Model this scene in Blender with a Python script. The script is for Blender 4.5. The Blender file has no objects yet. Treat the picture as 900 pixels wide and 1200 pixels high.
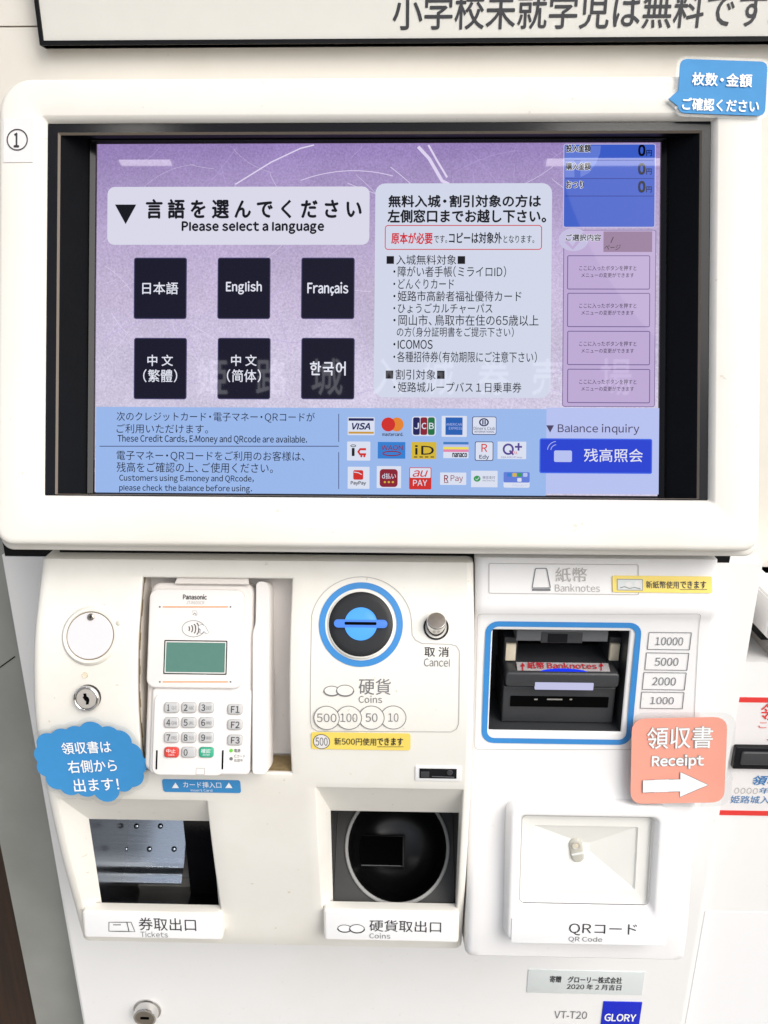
import bpy, bmesh, math, random
from mathutils import Vector, Matrix
R_ = math.radians
random.seed(7)
SC = bpy.context.scene
COL = SC.collection

# ------------------------------------------------------------------ camera
EYE = Vector((0.0, 0.0, 1.38))
PITCH, YAW, ROLL = 19.0, 1.4, 0.0
FPX = 901.0                                   # focal length in pixels of the 900x1200 photo
cam_data = bpy.data.cameras.new("camera")
cam = bpy.data.objects.new("camera", cam_data)
COL.objects.link(cam)
cam.location = EYE
cam.rotation_mode = 'XYZ'
cam.rotation_euler = (R_(90 - PITCH), R_(ROLL), R_(YAW))
cam_data.sensor_fit = 'AUTO'
cam_data.sensor_width = 36.0
cam_data.lens = 36.0 * FPX / 1200.0
cam_data.clip_start = 0.01
cam_data.clip_end = 300.0
SC.camera = cam
MROT = cam.rotation_euler.to_matrix()

# ------------------------------------------------------------------ world, sun, exposure
SUN_EL, SUN_AZ = 42.0, 48.0                   # azimuth: degrees to the right of straight behind the viewer
world = bpy.data.worlds.new("World")
SC.world = world
world.use_nodes = True
wn = world.node_tree
sky = wn.nodes.new("ShaderNodeTexSky")
sky.sky_type = 'NISHITA'
sky.sun_disc = False
sky.sun_elevation = R_(SUN_EL)
sky.sun_rotation = R_(180 - SUN_AZ)
sky.dust_density = 3.0
hs = wn.nodes.new("ShaderNodeHueSaturation")
hs.inputs['Saturation'].default_value = 0.35
wn.links.new(sky.outputs[0], hs.inputs['Color'])
bg = wn.nodes.get("Background") or wn.nodes.new("ShaderNodeBackground")
wn.links.new(hs.outputs[0], bg.inputs['Color'])
bg.inputs['Strength'].default_value = 0.15

sun_data = bpy.data.lights.new("sun", 'SUN')
sun_data.energy = 1.8
sun_data.angle = R_(50)
sun_data.color = (1.0, 0.955, 0.885)
sun = bpy.data.objects.new("sun", sun_data)
COL.objects.link(sun)
sd = Vector((math.sin(R_(SUN_AZ)) * math.cos(R_(SUN_EL)), -math.cos(R_(SUN_AZ)) * math.cos(R_(SUN_EL)), math.sin(R_(SUN_EL))))
sun.rotation_euler = sd.to_track_quat('Z', 'Y').to_euler()
sun.location = EYE + sd * 6

SC.view_settings.view_transform = 'Standard'
SC.view_settings.look = 'None'
EXPO = 0.2
SC.view_settings.exposure = EXPO
SC.view_settings.gamma = 1.0
SC.render.engine = 'CYCLES'
SC.cycles.max_bounces = 10
SC.cycles.transparent_max_bounces = 16

# ------------------------------------------------------------------ materials
def lin(c):
    return tuple(((x / 255) / 12.92 if x / 255 <= 0.04045 else ((x / 255 + 0.055) / 1.055) ** 2.4) for x in c)

def base_mat(name):
    m = bpy.data.materials.new(name)
    m.use_nodes = True
    return m, m.node_tree, m.node_tree.nodes["Principled BSDF"]

def solid(name, col, rough=0.5, metal=0.0, spec=0.5, var=0.06, scale=60, bump=0.0, bscale=900):
    """a surface of one paint with a slight mottle and fine grain"""
    m, t, b = base_mat(name)
    tc = t.nodes.new("ShaderNodeTexCoord")
    nz = t.nodes.new("ShaderNodeTexNoise")
    nz.inputs['Scale'].default_value = scale
    nz.inputs['Detail'].default_value = 5
    t.links.new(tc.outputs['Object'], nz.inputs['Vector'])
    mx = t.nodes.new("ShaderNodeMix"); mx.data_type = 'RGBA'
    mx.inputs[6].default_value = (*[c * (1 - var) for c in col], 1)
    mx.inputs[7].default_value = (*[min(1, c * (1 + var)) for c in col], 1)
    t.links.new(nz.outputs['Fac'], mx.inputs[0])
    t.links.new(mx.outputs[2], b.inputs['Base Color'])
    b.inputs['Roughness'].default_value = rough
    b.inputs['Metallic'].default_value = metal
    b.inputs['Specular IOR Level'].default_value = spec
    if bump:
        n2 = t.nodes.new("ShaderNodeTexNoise")
        n2.inputs['Scale'].default_value = bscale
        n2.inputs['Detail'].default_value = 2
        t.links.new(tc.outputs['Object'], n2.inputs['Vector'])
        bp = t.nodes.new("ShaderNodeBump")
        bp.inputs['Strength'].default_value = bump
        bp.inputs['Distance'].default_value = 0.0003
        t.links.new(n2.outputs['Fac'], bp.inputs['Height'])
        t.links.new(bp.outputs[0], b.inputs['Normal'])
    return m

def plastic(name, col, rough=0.42, dirt=0.10, dirtcol=(0.45, 0.36, 0.22)):
    """moulded plastic casing: faint yellowing in broad patches, a few small specks, fine grain"""
    m, t, b = base_mat(name)
    tc = t.nodes.new("ShaderNodeTexCoord")
    n1 = t.nodes.new("ShaderNodeTexNoise"); n1.inputs['Scale'].default_value = 9; n1.inputs['Detail'].default_value = 6; n1.inputs['Roughness'].default_value = 0.62
    n2 = t.nodes.new("ShaderNodeTexNoise"); n2.inputs['Scale'].default_value = 170; n2.inputs['Detail'].default_value = 3
    for n in (n1, n2):
        t.links.new(tc.outputs['Object'], n.inputs['Vector'])
    r1 = t.nodes.new("ShaderNodeValToRGB"); r1.color_ramp.elements[0].position = 0.45; r1.color_ramp.elements[1].position = 0.8
    r2 = t.nodes.new("ShaderNodeValToRGB"); r2.color_ramp.elements[0].position = 0.72; r2.color_ramp.elements[1].position = 0.745
    t.links.new(n1.outputs['Fac'], r1.inputs[0]); t.links.new(n2.outputs['Fac'], r2.inputs[0])
    a = t.nodes.new("ShaderNodeMath"); a.operation = 'MULTIPLY'; a.inputs[1].default_value = dirt
    t.links.new(r1.outputs[0], a.inputs[0])
    c = t.nodes.new("ShaderNodeMath"); c.operation = 'MULTIPLY'; c.inputs[1].default_value = dirt * 2.2
    t.links.new(r2.outputs[0], c.inputs[0])
    mx = t.nodes.new("ShaderNodeMath"); mx.operation = 'MAXIMUM'
    t.links.new(a.outputs[0], mx.inputs[0]); t.links.new(c.outputs[0], mx.inputs[1])
    mix = t.nodes.new("ShaderNodeMix"); mix.data_type = 'RGBA'
    mix.inputs[6].default_value = (*col, 1); mix.inputs[7].default_value = (*dirtcol, 1)
    t.links.new(mx.outputs[0], mix.inputs[0])
    t.links.new(mix.outputs[2], b.inputs['Base Color'])
    rr = t.nodes.new("ShaderNodeMapRange"); rr.inputs['To Min'].default_value = rough - 0.06; rr.inputs['To Max'].default_value = rough + 0.1
    t.links.new(n1.outputs['Fac'], rr.inputs['Value']); t.links.new(rr.outputs[0], b.inputs['Roughness'])
    n3 = t.nodes.new("ShaderNodeTexNoise"); n3.inputs['Scale'].default_value = 1500; n3.inputs['Detail'].default_value = 1
    t.links.new(tc.outputs['Object'], n3.inputs['Vector'])
    bp = t.nodes.new("ShaderNodeBump"); bp.inputs['Strength'].default_value = 0.12; bp.inputs['Distance'].default_value = 0.0002
    t.links.new(n3.outputs['Fac'], bp.inputs['Height']); t.links.new(bp.outputs[0], b.inputs['Normal'])
    b.inputs['Specular IOR Level'].default_value = 0.4
    return m

def lit(name, rgb, k=1.0, rough=0.022):
    """a lit patch of the display: its own light behind glossy glass"""
    m, t, b = base_mat(name)
    c = lin(rgb)
    b.inputs['Base Color'].default_value = (0.004, 0.004, 0.006, 1)
    b.inputs['Roughness'].default_value = rough
    b.inputs['Emission Color'].default_value = (*c, 1)
    b.inputs['Emission Strength'].default_value = k * 2 ** -EXPO
    b.inputs['Specular IOR Level'].default_value = 0.14
    return m

def clear(name, tint=(0.96, 0.98, 1), fac=0.10, rough=0.12):
    m = bpy.data.materials.new(name); m.use_nodes = True
    t = m.node_tree; t.nodes.clear()
    o = t.nodes.new("ShaderNodeOutputMaterial")
    tr = t.nodes.new("ShaderNodeBsdfTransparent"); tr.inputs[0].default_value = (*tint, 1)
    g = t.nodes.new("ShaderNodeBsdfGlossy"); g.inputs['Roughness'].default_value = rough
    lw = t.nodes.new("ShaderNodeLayerWeight"); lw.inputs[0].default_value = 0.5
    pw = t.nodes.new("ShaderNodeMath"); pw.operation = 'POWER'; pw.inputs[1].default_value = 4.0
    t.links.new(lw.outputs['Facing'], pw.inputs[0])
    f = t.nodes.new("ShaderNodeMath"); f.operation = 'MULTIPLY'; f.inputs[1].default_value = 0.7
    t.links.new(pw.outputs[0], f.inputs[0])
    nz = t.nodes.new("ShaderNodeTexNoise"); nz.inputs['Scale'].default_value = 40
    tc = t.nodes.new("ShaderNodeTexCoord"); t.links.new(tc.outputs['Object'], nz.inputs['Vector'])
    ad = t.nodes.new("ShaderNodeMath"); ad.operation = 'MULTIPLY_ADD'; ad.inputs[1].default_value = 0.08; ad.inputs[2].default_value = fac - 0.04
    t.links.new(nz.outputs['Fac'], ad.inputs[0])
    mxf = t.nodes.new("ShaderNodeMath"); mxf.operation = 'MAXIMUM'
    t.links.new(f.outputs[0], mxf.inputs[0]); t.links.new(ad.outputs[0], mxf.inputs[1])
    mx = t.nodes.new("ShaderNodeMixShader")
    t.links.new(mxf.outputs[0], mx.inputs[0]); t.links.new(tr.outputs[0], mx.inputs[1]); t.links.new(g.outputs[0], mx.inputs[2])
    t.links.new(mx.outputs[0], o.inputs[0])
    return m

M = {}
M['monitor'] = plastic('warm_lit_white_casing', (0.80, 0.775, 0.725), 0.45, 0.15)  # white casing with the warm indoor light put into its tint
M['left'] = plastic('warm_lit_ivory_casing', (0.80, 0.78, 0.73), 0.42, 0.20)  # warm light from the left is in this tint too
M['right'] = plastic('daylit_white_casing', (0.82, 0.815, 0.82), 0.40, 0.05)  # white casing tinted for the cool daylight on this side
M['body'] = plastic('white_painted_steel', (0.80, 0.795, 0.79), 0.45, 0.08)
M['side'] = plastic('beige_side_casing', (0.62, 0.575, 0.52), 0.5, 0.15)
M['print_plate'] = solid('printed_plate_white', (0.83, 0.83, 0.84), 0.35, var=0.01)
M['term'] = plastic('terminal_white_plastic', (0.79, 0.76, 0.74), 0.38, 0.05)
M['term_grey'] = plastic('terminal_beige_plastic', (0.76, 0.72, 0.69), 0.45, 0.12)
M['recess'] = plastic('grimy_recess_paint', (0.68, 0.64, 0.59), 0.5, 0.25, (0.22, 0.16, 0.09))
M['key'] = solid('key_grey_rubber', (0.50, 0.50, 0.50), 0.35, var=0.05)
M['key_red'] = solid('key_red', (0.62, 0.045, 0.03), 0.35)
M['key_green'] = solid('key_green', (0.03, 0.36, 0.22), 0.35)
M['ink'] = solid('black_ink', (0.025, 0.025, 0.03), 0.5, var=0.1)
M['ink_grey'] = solid('grey_ink', (0.16, 0.16, 0.17), 0.5, var=0.1)
M['ink_pale'] = solid('pale_grey_ink', (0.42, 0.40, 0.38), 0.5, var=0.05)
M['white_ink'] = solid('white_ink', (0.86, 0.87, 0.88), 0.45, var=0.02)
M['orange'] = solid('orange_line', (0.80, 0.33, 0.13), 0.5)
M['ring_blue'] = solid('printed_blue', (0.038, 0.235, 0.58), 0.35, var=0.05)
M['paper_blue'] = solid('blue_laminated_paper', (0.048, 0.255, 0.55), 0.5, spec=0.2, var=0.05, scale=130)
M['paper_pink'] = solid('salmon_laminated_paper', (0.80, 0.34, 0.26), 0.5, spec=0.2, var=0.04, scale=40)
M['yellow'] = solid('yellow_sticker', (0.86, 0.66, 0.13), 0.38, var=0.05, scale=40)
M['paper'] = solid('white_paper', (0.74, 0.72, 0.72), 0.6, var=0.02)
M['red_ink'] = solid('red_ink', (0.68, 0.035, 0.03), 0.5)
M['blue_ink'] = solid('blue_ink', (0.02, 0.17, 0.42), 0.5)
M['black'] = solid('black_plastic', (0.006, 0.006, 0.007), 0.34, var=0.2, spec=0.18)
M['black_gloss'] = solid('black_gloss_plastic', (0.007, 0.007, 0.009), 0.16, var=0.2, spec=0.22)
M['black_leather'] = solid('black_grained_plastic', (0.006, 0.0065, 0.008), 0.4, var=0.15, spec=0.05, bump=0.45, bscale=420)
M['void'] = solid('dark_interior', (0.003, 0.003, 0.003), 0.8, spec=0.0)
M['dgrey'] = solid('dark_grey_plastic', (0.036, 0.038, 0.042), 0.42, var=0.08, bump=0.15)
M['cup_black'] = solid('matt_black', (0.006, 0.006, 0.007), 0.28, spec=0.4)
M['cup_plate'] = solid('dark_tray_plastic', (0.05, 0.05, 0.049), 0.45, var=0.12, spec=0.3, bump=0.2)
M['cover'] = solid('cover_white', (0.70, 0.68, 0.70), 0.45, var=0.02)
M['rim_grey'] = solid('rim_grey', (0.33, 0.33, 0.32), 0.3, var=0.1)
M['strip_shade'] = solid('shaded_paper_strip', (0.36, 0.33, 0.34), 0.5)  # strip paper greyed to hold the shade it lies in
M['dark_red'] = solid('dark_red_ink', (0.42, 0.012, 0.02), 0.5)
M['disc'] = solid('charcoal_disc', (0.016, 0.017, 0.019), 0.45, spec=0.3, bump=0.15)
M['mgrey'] = solid('mid_grey_plastic', (0.115, 0.12, 0.13), 0.42, var=0.08, bump=0.15)
M['gasket'] = solid('brown_gasket', (0.16, 0.13, 0.10), 0.4)
M['silver_edge'] = solid('silver_edge', (0.55, 0.52, 0.48), 0.3, metal=0.3)
M['chrome'] = solid('chrome', (0.72, 0.70, 0.68), 0.16, metal=1.0, var=0.08)
M['nickel'] = solid('worn_nickel', (0.40, 0.35, 0.30), 0.3, metal=1.0, var=0.15, scale=300)
M['cream'] = solid('cream_contact', (0.70, 0.62, 0.48), 0.5, var=0.12, scale=200)
M['sign_face'] = solid('sign_grey_white', (0.68, 0.665, 0.62), 0.4, var=0.03)
M['lcd'] = solid('green_lcd', (0.085, 0.205, 0.165), 0.22, var=0.05, scale=200)
M['wall'] = plastic('cream_wall_paint', (0.78, 0.74, 0.67), 0.6, 0.18)
M['cab_grey'] = solid('grey_green_steel', (0.27, 0.275, 0.255), 0.30, var=0.25, scale=14)
M['platinum'] = solid('brushed_plate', (0.64, 0.68, 0.68), 0.4, metal=0.0, var=0.05)
M['logo_blue'] = solid('deep_blue_enamel', (0.010, 0.022, 0.50), 0.4, spec=0.2)
M['grey_paint'] = solid('grey_paint', (0.30, 0.31, 0.32), 0.5)
M['beige_strip'] = solid('beige_strip', (0.48, 0.45, 0.42), 0.5)
M['rust'] = solid('brown_dirt_line', (0.18, 0.13, 0.06), 0.8, var=0.4, scale=400)
M['reader_white'] = solid('reader_white', (0.88, 0.865, 0.83), 0.45, var=0.02)
M['lens'] = solid('lens_putty', (0.55, 0.53, 0.47), 0.25, var=0.1)
M['laminate'] = clear('laminate_film', (0.93, 0.945, 0.95), 0.06, 0.25)
M['glass'] = clear('reader_glass', (0.98, 0.985, 0.98), 0.04, 0.03)
M['led_green'] = lit('green_led', (130, 235, 90), 0.9)
M['coin_light'] = lit('blue_coin_light', (84, 165, 255), 1.35, 0.3)
M['coin_light2'] = lit('blue_coin_light_edge', (90, 150, 250), 1.05, 0.3)
M['note_light'] = lit('blue_note_light', (20, 60, 255), 1.0, 0.3)
M['lav_light'] = lit('lavender_light', (205, 205, 240), 0.9, 0.3)

def wood(name):
    m, t, b = base_mat(name)
    tc = t.nodes.new("ShaderNodeTexCoord")
    mp = t.nodes.new("ShaderNodeMapping"); mp.inputs['Scale'].default_value = (60, 60, 3)
    t.links.new(tc.outputs['Object'], mp.inputs[0])
    n = t.nodes.new("ShaderNodeTexNoise"); n.inputs['Scale'].default_value = 2.0; n.inputs['Detail'].default_value = 8
    t.links.new(mp.outputs[0], n.inputs['Vector'])
    r = t.nodes.new("ShaderNodeValToRGB")
    r.color_ramp.elements[0].position = 0.3; r.color_ramp.elements[0].color = (0.010, 0.004, 0.0015, 1)
    r.color_ramp.elements[1].position = 0.72; r.color_ramp.elements[1].color = (0.045, 0.018, 0.007, 1)
    t.links.new(n.outputs['Fac'], r.inputs[0]); t.links.new(r.outputs[0], b.inputs['Base Color'])
    b.inputs['Roughness'].default_value = 0.55
    return m
M['wood'] = wood('dark_brown_wood')

def steel(name):
    m, t, b = base_mat(name)
    tc = t.nodes.new("ShaderNodeTexCoord")
    mp = t.nodes.new("ShaderNodeMapping"); mp.inputs['Scale'].default_value = (12, 900, 900)
    t.links.new(tc.outputs['Object'], mp.inputs[0])
    n = t.nodes.new("ShaderNodeTexNoise"); n.inputs['Scale'].default_value = 1.0; n.inputs['Detail'].default_value = 4
    t.links.new(mp.outputs[0], n.inputs['Vector'])
    rr = t.nodes.new("ShaderNodeMapRange"); rr.inputs['To Min'].default_value = 0.16; rr.inputs['To Max'].default_value = 0.36
    t.links.new(n.outputs['Fac'], rr.inputs['Value']); t.links.new(rr.outputs[0], b.inputs['Roughness'])
    b.inputs['Base Color'].default_value = (0.44, 0.49, 0.56, 1)
    b.inputs['Metallic'].default_value = 1.0
    bp = t.nodes.new("ShaderNodeBump"); bp.inputs['Strength'].default_value = 0.12; bp.inputs['Distance'].default_value = 0.0003
    t.links.new(n.outputs['Fac'], bp.inputs['Height']); t.links.new(bp.outputs[0], b.inputs['Normal'])
    return m
M['steel'] = steel('brushed_steel')

def wallpaper(name):
    """the picture on the display: violet handmade paper, paler towards its lower edge"""
    m, t, b = base_mat(name)
    tc = t.nodes.new("ShaderNodeTexCoord")
    n = t.nodes.new("ShaderNodeTexNoise"); n.inputs['Scale'].default_value = 620; n.inputs['Detail'].default_value = 3; n.inputs['Roughness'].default_value = 0.7
    n2 = t.nodes.new("ShaderNodeTexNoise"); n2.inputs['Scale'].default_value = 14; n2.inputs['Detail'].default_value = 4
    for q in (n, n2):
        t.links.new(tc.outputs['Object'], q.inputs['Vector'])
    sp = t.nodes.new("ShaderNodeSeparateXYZ"); t.links.new(tc.outputs['Generated'], sp.inputs[0])
    ra = t.nodes.new("ShaderNodeValToRGB")
    ra.color_ramp.elements[0].position = 0.25; ra.color_ramp.elements[0].color = (*lin((210, 203, 226)), 1)
    ra.color_ramp.elements[1].position = 1.0; ra.color_ramp.elements[1].color = (*lin((152, 130, 187)), 1)
    e = ra.color_ramp.elements.new(0.62); e.color = (*lin((194, 180, 211)), 1)
    t.links.new(sp.outputs['Z'], ra.inputs[0])
    mr = t.nodes.new("ShaderNodeMapRange"); mr.inputs['From Min'].default_value = 0.3; mr.inputs['From Max'].default_value = 0.7; mr.inputs['To Min'].default_value = 0.79 * 2 ** -EXPO; mr.inputs['To Max'].default_value = 1.17 * 2 ** -EXPO
    t.links.new(n.outputs['Fac'], mr.inputs['Value'])
    m2 = t.nodes.new("ShaderNodeMapRange"); m2.inputs['From Min'].default_value = 0.3; m2.inputs['From Max'].default_value = 0.7; m2.inputs['To Min'].default_value = 0.9; m2.inputs['To Max'].default_value = 1.1
    t.links.new(n2.outputs['Fac'], m2.inputs['Value'])
    mu = t.nodes.new("ShaderNodeMath"); mu.operation = 'MULTIPLY'
    t.links.new(mr.outputs[0], mu.inputs[0]); t.links.new(m2.outputs[0], mu.inputs[1])
    b.inputs['Base Color'].default_value = (0.004, 0.004, 0.006, 1)
    b.inputs['Roughness'].default_value = 0.022
    b.inputs['Specular IOR Level'].default_value = 0.14
    t.links.new(ra.outputs[0], b.inputs['Emission Color']); t.links.new(mu.outputs[0], b.inputs['Emission Strength'])
    return m
M['wallpaper'] = wallpaper('display_violet_paper')
for k, c in dict(fibre=(222, 212, 240), fibre2=(188, 168, 220), title=(217, 216, 232), notice=(208, 214, 231), btn=(6, 5, 30), btn_rim=(62, 60, 98), strip=(152, 182, 233),
                 strip2=(182, 192, 238), d_ink=(4, 3, 10), d_white=(226, 228, 240), d_red=(205, 30, 45), d_line=(40, 44, 90), amount=(58, 92, 198), amount2=(96, 122, 212), amount_line=(34, 52, 140),
                 pale=(196, 190, 222), menu=(188, 168, 210), menu_line=(104, 84, 138), page=(146, 118, 150), balance=(28, 60, 206), balance_rim=(64, 104, 228), d_grey=(70, 62, 92),
                 l_white=(216, 222, 238), l_navy=(20, 24, 84), l_gold=(200, 150, 50), l_red=(205, 40, 30), l_orange=(226, 130, 40), l_green=(20, 110, 60), l_crim=(135, 22, 40),
                 l_cyan=(46, 124, 206), l_yel=(210, 180, 50), l_black=(18, 16, 20), l_rain1=(60, 120, 190), l_rain2=(232, 220, 90), l_rain3=(226, 130, 170), l_purple=(80, 66, 140),
                 l_amex=(28, 92, 176), l_green2=(50, 150, 80), ghost=(190, 176, 214)).items():
    M[k] = lit('display_' + {'btn': 'button_navy', 'btn_rim': 'button_rim', 'd_ink': 'ink', 'd_white': 'white', 'd_red': 'red', 'd_line': 'rule', 'd_grey': 'grey'}.get(k, k.replace('l_', 'mark_')), c)

# ------------------------------------------------------------------ pixel rays and surfaces
def ray(X, Y):
    return MROT @ Vector(((X - 450) / FPX, (600 - Y) / FPX, -1.0))

class Plane:
    def __init__(s, o, U, V):
        s.o, s.U, s.V = Vector(o), Vector(U).normalized(), Vector(V).normalized()
        s.N = s.U.cross(s.V).normalized()
    def pt(s, u, v, w=0.0):
        return s.o + s.U * u + s.V * v + s.N * w
    def hit(s, X, Y):
        d = ray(X, Y)
        t = (s.o - EYE).dot(s.N) / d.dot(s.N)
        p = EYE + d * t - s.o
        return p.dot(s.U), p.dot(s.V)
    def shift(s, w):
        return Plane(s.o + s.N * w, s.U, s.V)
    def rot(s, X, Y, deg, w=0.0):
        u, v = s.hit(X, Y)
        a = R_(deg)
        return Plane(s.pt(u, v, w), s.U * math.cos(a) + s.V * math.sin(a), s.V * math.cos(a) - s.U * math.sin(a))

class Bowed(Plane):
    """a sheet lying on a plane whose corners lift a little"""
    def __init__(s, P, cu, cv, ku, kv_):
        s.o, s.U, s.V, s.N = P.o, P.U, P.V, P.N
        s.c = (cu, cv, ku, kv_)
    def pt(s, u, v, w=0.0):
        cu, cv, ku, kv_ = s.c
        return s.o + s.U * u + s.V * v + s.N * (w + ku * (u - cu) ** 2 + kv_ * (v - cv) ** 2)

def wallplane(y):
    return Plane((0, y, EYE.z), (1, 0, 0), (0, 0, 1))

class Profile:
    """a casing whose side view is a curve and which runs straight across in x; u = x, v = -(arc length from the top)"""
    def __init__(s, pts):
        P = [Vector((p[0], p[1] + EYE.z)) for p in pts]
        out = []
        for i in range(len(P) - 1):
            p0, p1, p2, p3 = P[max(i - 1, 0)], P[i], P[i + 1], P[min(i + 2, len(P) - 1)]
            for k in range(8):
                t = k / 8
                out.append(0.5 * ((2 * p1) + (p2 - p0) * t + (2 * p0 - 5 * p1 + 4 * p2 - p3) * t * t + (3 * p1 - p0 - 3 * p2 + p3) * t ** 3))
        out.append(P[-1])
        s.P = out
        s.L = [0.0]
        for a, b in zip(out, out[1:]):
            s.L.append(s.L[-1] + (b - a).length)
        s.end = s.L[-1]
    def _at(s, v):
        l = min(max(-v, 0.0), s.end - 1e-9)
        lo = 0
        for i in range(len(s.L) - 1):
            if s.L[i] <= l: lo = i
            else: break
        f = (l - s.L[lo]) / max(1e-9, s.L[lo + 1] - s.L[lo])
        p = s.P[lo].lerp(s.P[lo + 1], f)
        def tan(i):
            a, b = s.P[max(i - 1, 0)], s.P[min(i + 1, len(s.P) - 1)]
            return (b - a).normalized()
        t = tan(lo).lerp(tan(lo + 1), f).normalized()
        return p, t
    def pt(s, u, v, w=0.0):
        p, t = s._at(v)
        n = Vector((t.y, -t.x))            # outward: towards -y
        if n.x > 0: n = -n
        q = p + n * w
        return Vector((u, q.x, q.y))
    def hit(s, X, Y):
        d = ray(X, Y)
        best = None
        for i in range(len(s.P) - 1):
            a, b = s.P[i], s.P[i + 1]
            e = b - a
            # EYE.yz + t*d = a + f*e
            det = d.y * (-e.y) - d.z * (-e.x)
            if abs(det) < 1e-12: continue
            rx, rz = a.x - EYE.y, a.y - EYE.z
            t = (rx * (-e.y) - rz * (-e.x)) / det
            f = (d.y * rz - d.z * rx) / det
            if -1e-6 <= f <= 1 + 1e-6 and t > 0 and (best is None or t < best[0]):
                best = (t, d.x * t + EYE.x, -(s.L[i] + f * (s.L[i + 1] - s.L[i])))
        if best is None:
            a = s.P[0] if ray(X, Y).z / ray(X, Y).y > (s.P[0].y - EYE.z) / s.P[0].x else s.P[-1]
            t = a.x / d.y
            return d.x * t, (0.0 if a is s.P[0] else -s.end)
        return best[1], best[2]
    def tangent(s, X, Y, w=0.0):
        u, v = s.hit(X, Y)
        o = s.pt(u, v, w)
        p, t = s._at(v)
        return Plane(o, (1, 0, 0), (0, -t.x, -t.y))

def rect(S, x0, y0, x1, y1):
    """pixel box -> (u0, v0, u1, v1) on the surface, squared up"""
    a, b, c, d = S.hit(x0, y0), S.hit(x1, y0), S.hit(x1, y1), S.hit(x0, y1)
    return (a[0] + d[0]) / 2, (c[1] + d[1]) / 2, (b[0] + c[0]) / 2, (a[1] + b[1]) / 2

def rrect(u0, v0, u1, v1, r, n=6):
    r = max(1e-6, min(r, abs(u1 - u0) / 2, abs(v1 - v0) / 2))
    out = []
    for cx, cy, a0 in ((u1 - r, v0 + r, -90), (u1 - r, v1 - r, 0), (u0 + r, v1 - r, 90), (u0 + r, v0 + r, 180)):
        for k in range(n + 1):
            a = R_(a0 + 90 * k / n)
            out.append((cx + r * math.cos(a), cy + r * math.sin(a)))
    return out

def ell(cu, cv, ru, rv, n=40):
    return [(cu + ru * math.cos(2 * math.pi * k / n), cv + rv * math.sin(2 * math.pi * k / n)) for k in range(n)]

def pxs(S, pts):
    return [S.hit(*p) for p in pts]

def rpoly(pts, r, n=5):
    """round the corners of a polygon"""
    out = []
    N = len(pts)
    for i in range(N):
        p, a, b = Vector(pts[i]), Vector(pts[i - 1]), Vector(pts[(i + 1) % N])
        da, db = (a - p), (b - p)
        rr = min(r, da.length * 0.49, db.length * 0.49)
        pa, pb = p + da.normalized() * rr, p + db.normalized() * rr
        for k in range(n + 1):
            t = k / n
            q = pa * (1 - t) ** 2 + p * 2 * t * (1 - t) + pb * t * t
            out.append((q.x, q.y))
    return out

# ------------------------------------------------------------------ text outlines
_glyph_cache, _text_cache = {}, {}
def glyph(ch):
    """outline of one character, 1 em tall; ASCII is taken from the full-width forms of the same typeface"""
    if ch in _glyph_cache:
        return _glyph_cache[ch]
    c2 = chr(ord(ch) + 0xFEE0) if 0x21 <= ord(ch) <= 0x7E and ch not in 'Il-' else ch
    cu = bpy.data.curves.new("lettering_curve", 'FONT')
    cu.body = c2
    cu.size = 1.0
    cu.resolution_u = 3
    ob = bpy.data.objects.new("lettering_curve", cu)
    COL.objects.link(ob)
    dg = bpy.context.evaluated_depsgraph_get()
    me = bpy.data.meshes.new_from_object(ob.evaluated_get(dg))
    r = ([(v.co.x, v.co.y) for v in me.vertices], [tuple(p.vertices) for p in me.polygons])
    bpy.data.objects.remove(ob); bpy.data.curves.remove(cu); bpy.data.meshes.remove(me)
    _glyph_cache[ch] = r
    return r
def bearing(ch, right=False):
    if ch in ("bhiklmnprBDEFHKLMNPRIijq1" if not right else "dhiklmnuqHIMNNUJijg1"): return 0.085
    if ch in "AVWXYTvwxyztfkr7-": return 0.025
    if ch in ".,:!()": return 0.09
    return 0.05
CONDENSED = {'ー': 1.0}
def glyphs(s, shear=0.0, spacing=1.0):
    key = (s, shear, spacing)
    if key in _text_cache:
        return _text_cache[key]
    vs, fs, pen = [], [], 0.0
    em = None
    for ch in s:
        if ch == ' ': pen += 0.25 * spacing; continue
        if ch == '　': pen += 1.0; continue
        g, f = glyph(ch)
        if not g: pen += 0.5; continue
        x0, x1 = min(v[0] for v in g), max(v[0] for v in g)
        n = len(vs)
        if 0x21 <= ord(ch) < 0x250:
            pen += bearing(ch) + (spacing - 1) * 0.25
            vs += [(v[0] - x0 + pen, v[1]) for v in g]
            pen += x1 - x0 + bearing(ch, True) + (spacing - 1) * 0.25
        else:
            adv = 0.62 if ch in '・、。' else 1.0
            dx = pen + ((adv - (x1 - x0)) / 2 - x0 if adv < 1 else 0.0)
            if ch in '、。': dx = pen + 0.06 - x0
            vs += [(v[0] + dx, v[1]) for v in g]
            pen += adv * spacing
        fs += [tuple(i + n for i in q) for q in f]
    vs = [(x + shear * y, y) for x, y in vs]
    x0, x1 = min(v[0] for v in vs), max(v[0] for v in vs)
    y0, y1 = min(v[1] for v in vs), max(v[1] for v in vs)
    vs = [((v[0] - x0) / max(1e-9, x1 - x0), (v[1] - y0) / max(1e-9, y1 - y0)) for v in vs]
    _text_cache[key] = (vs, fs)
    return vs, fs

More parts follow.
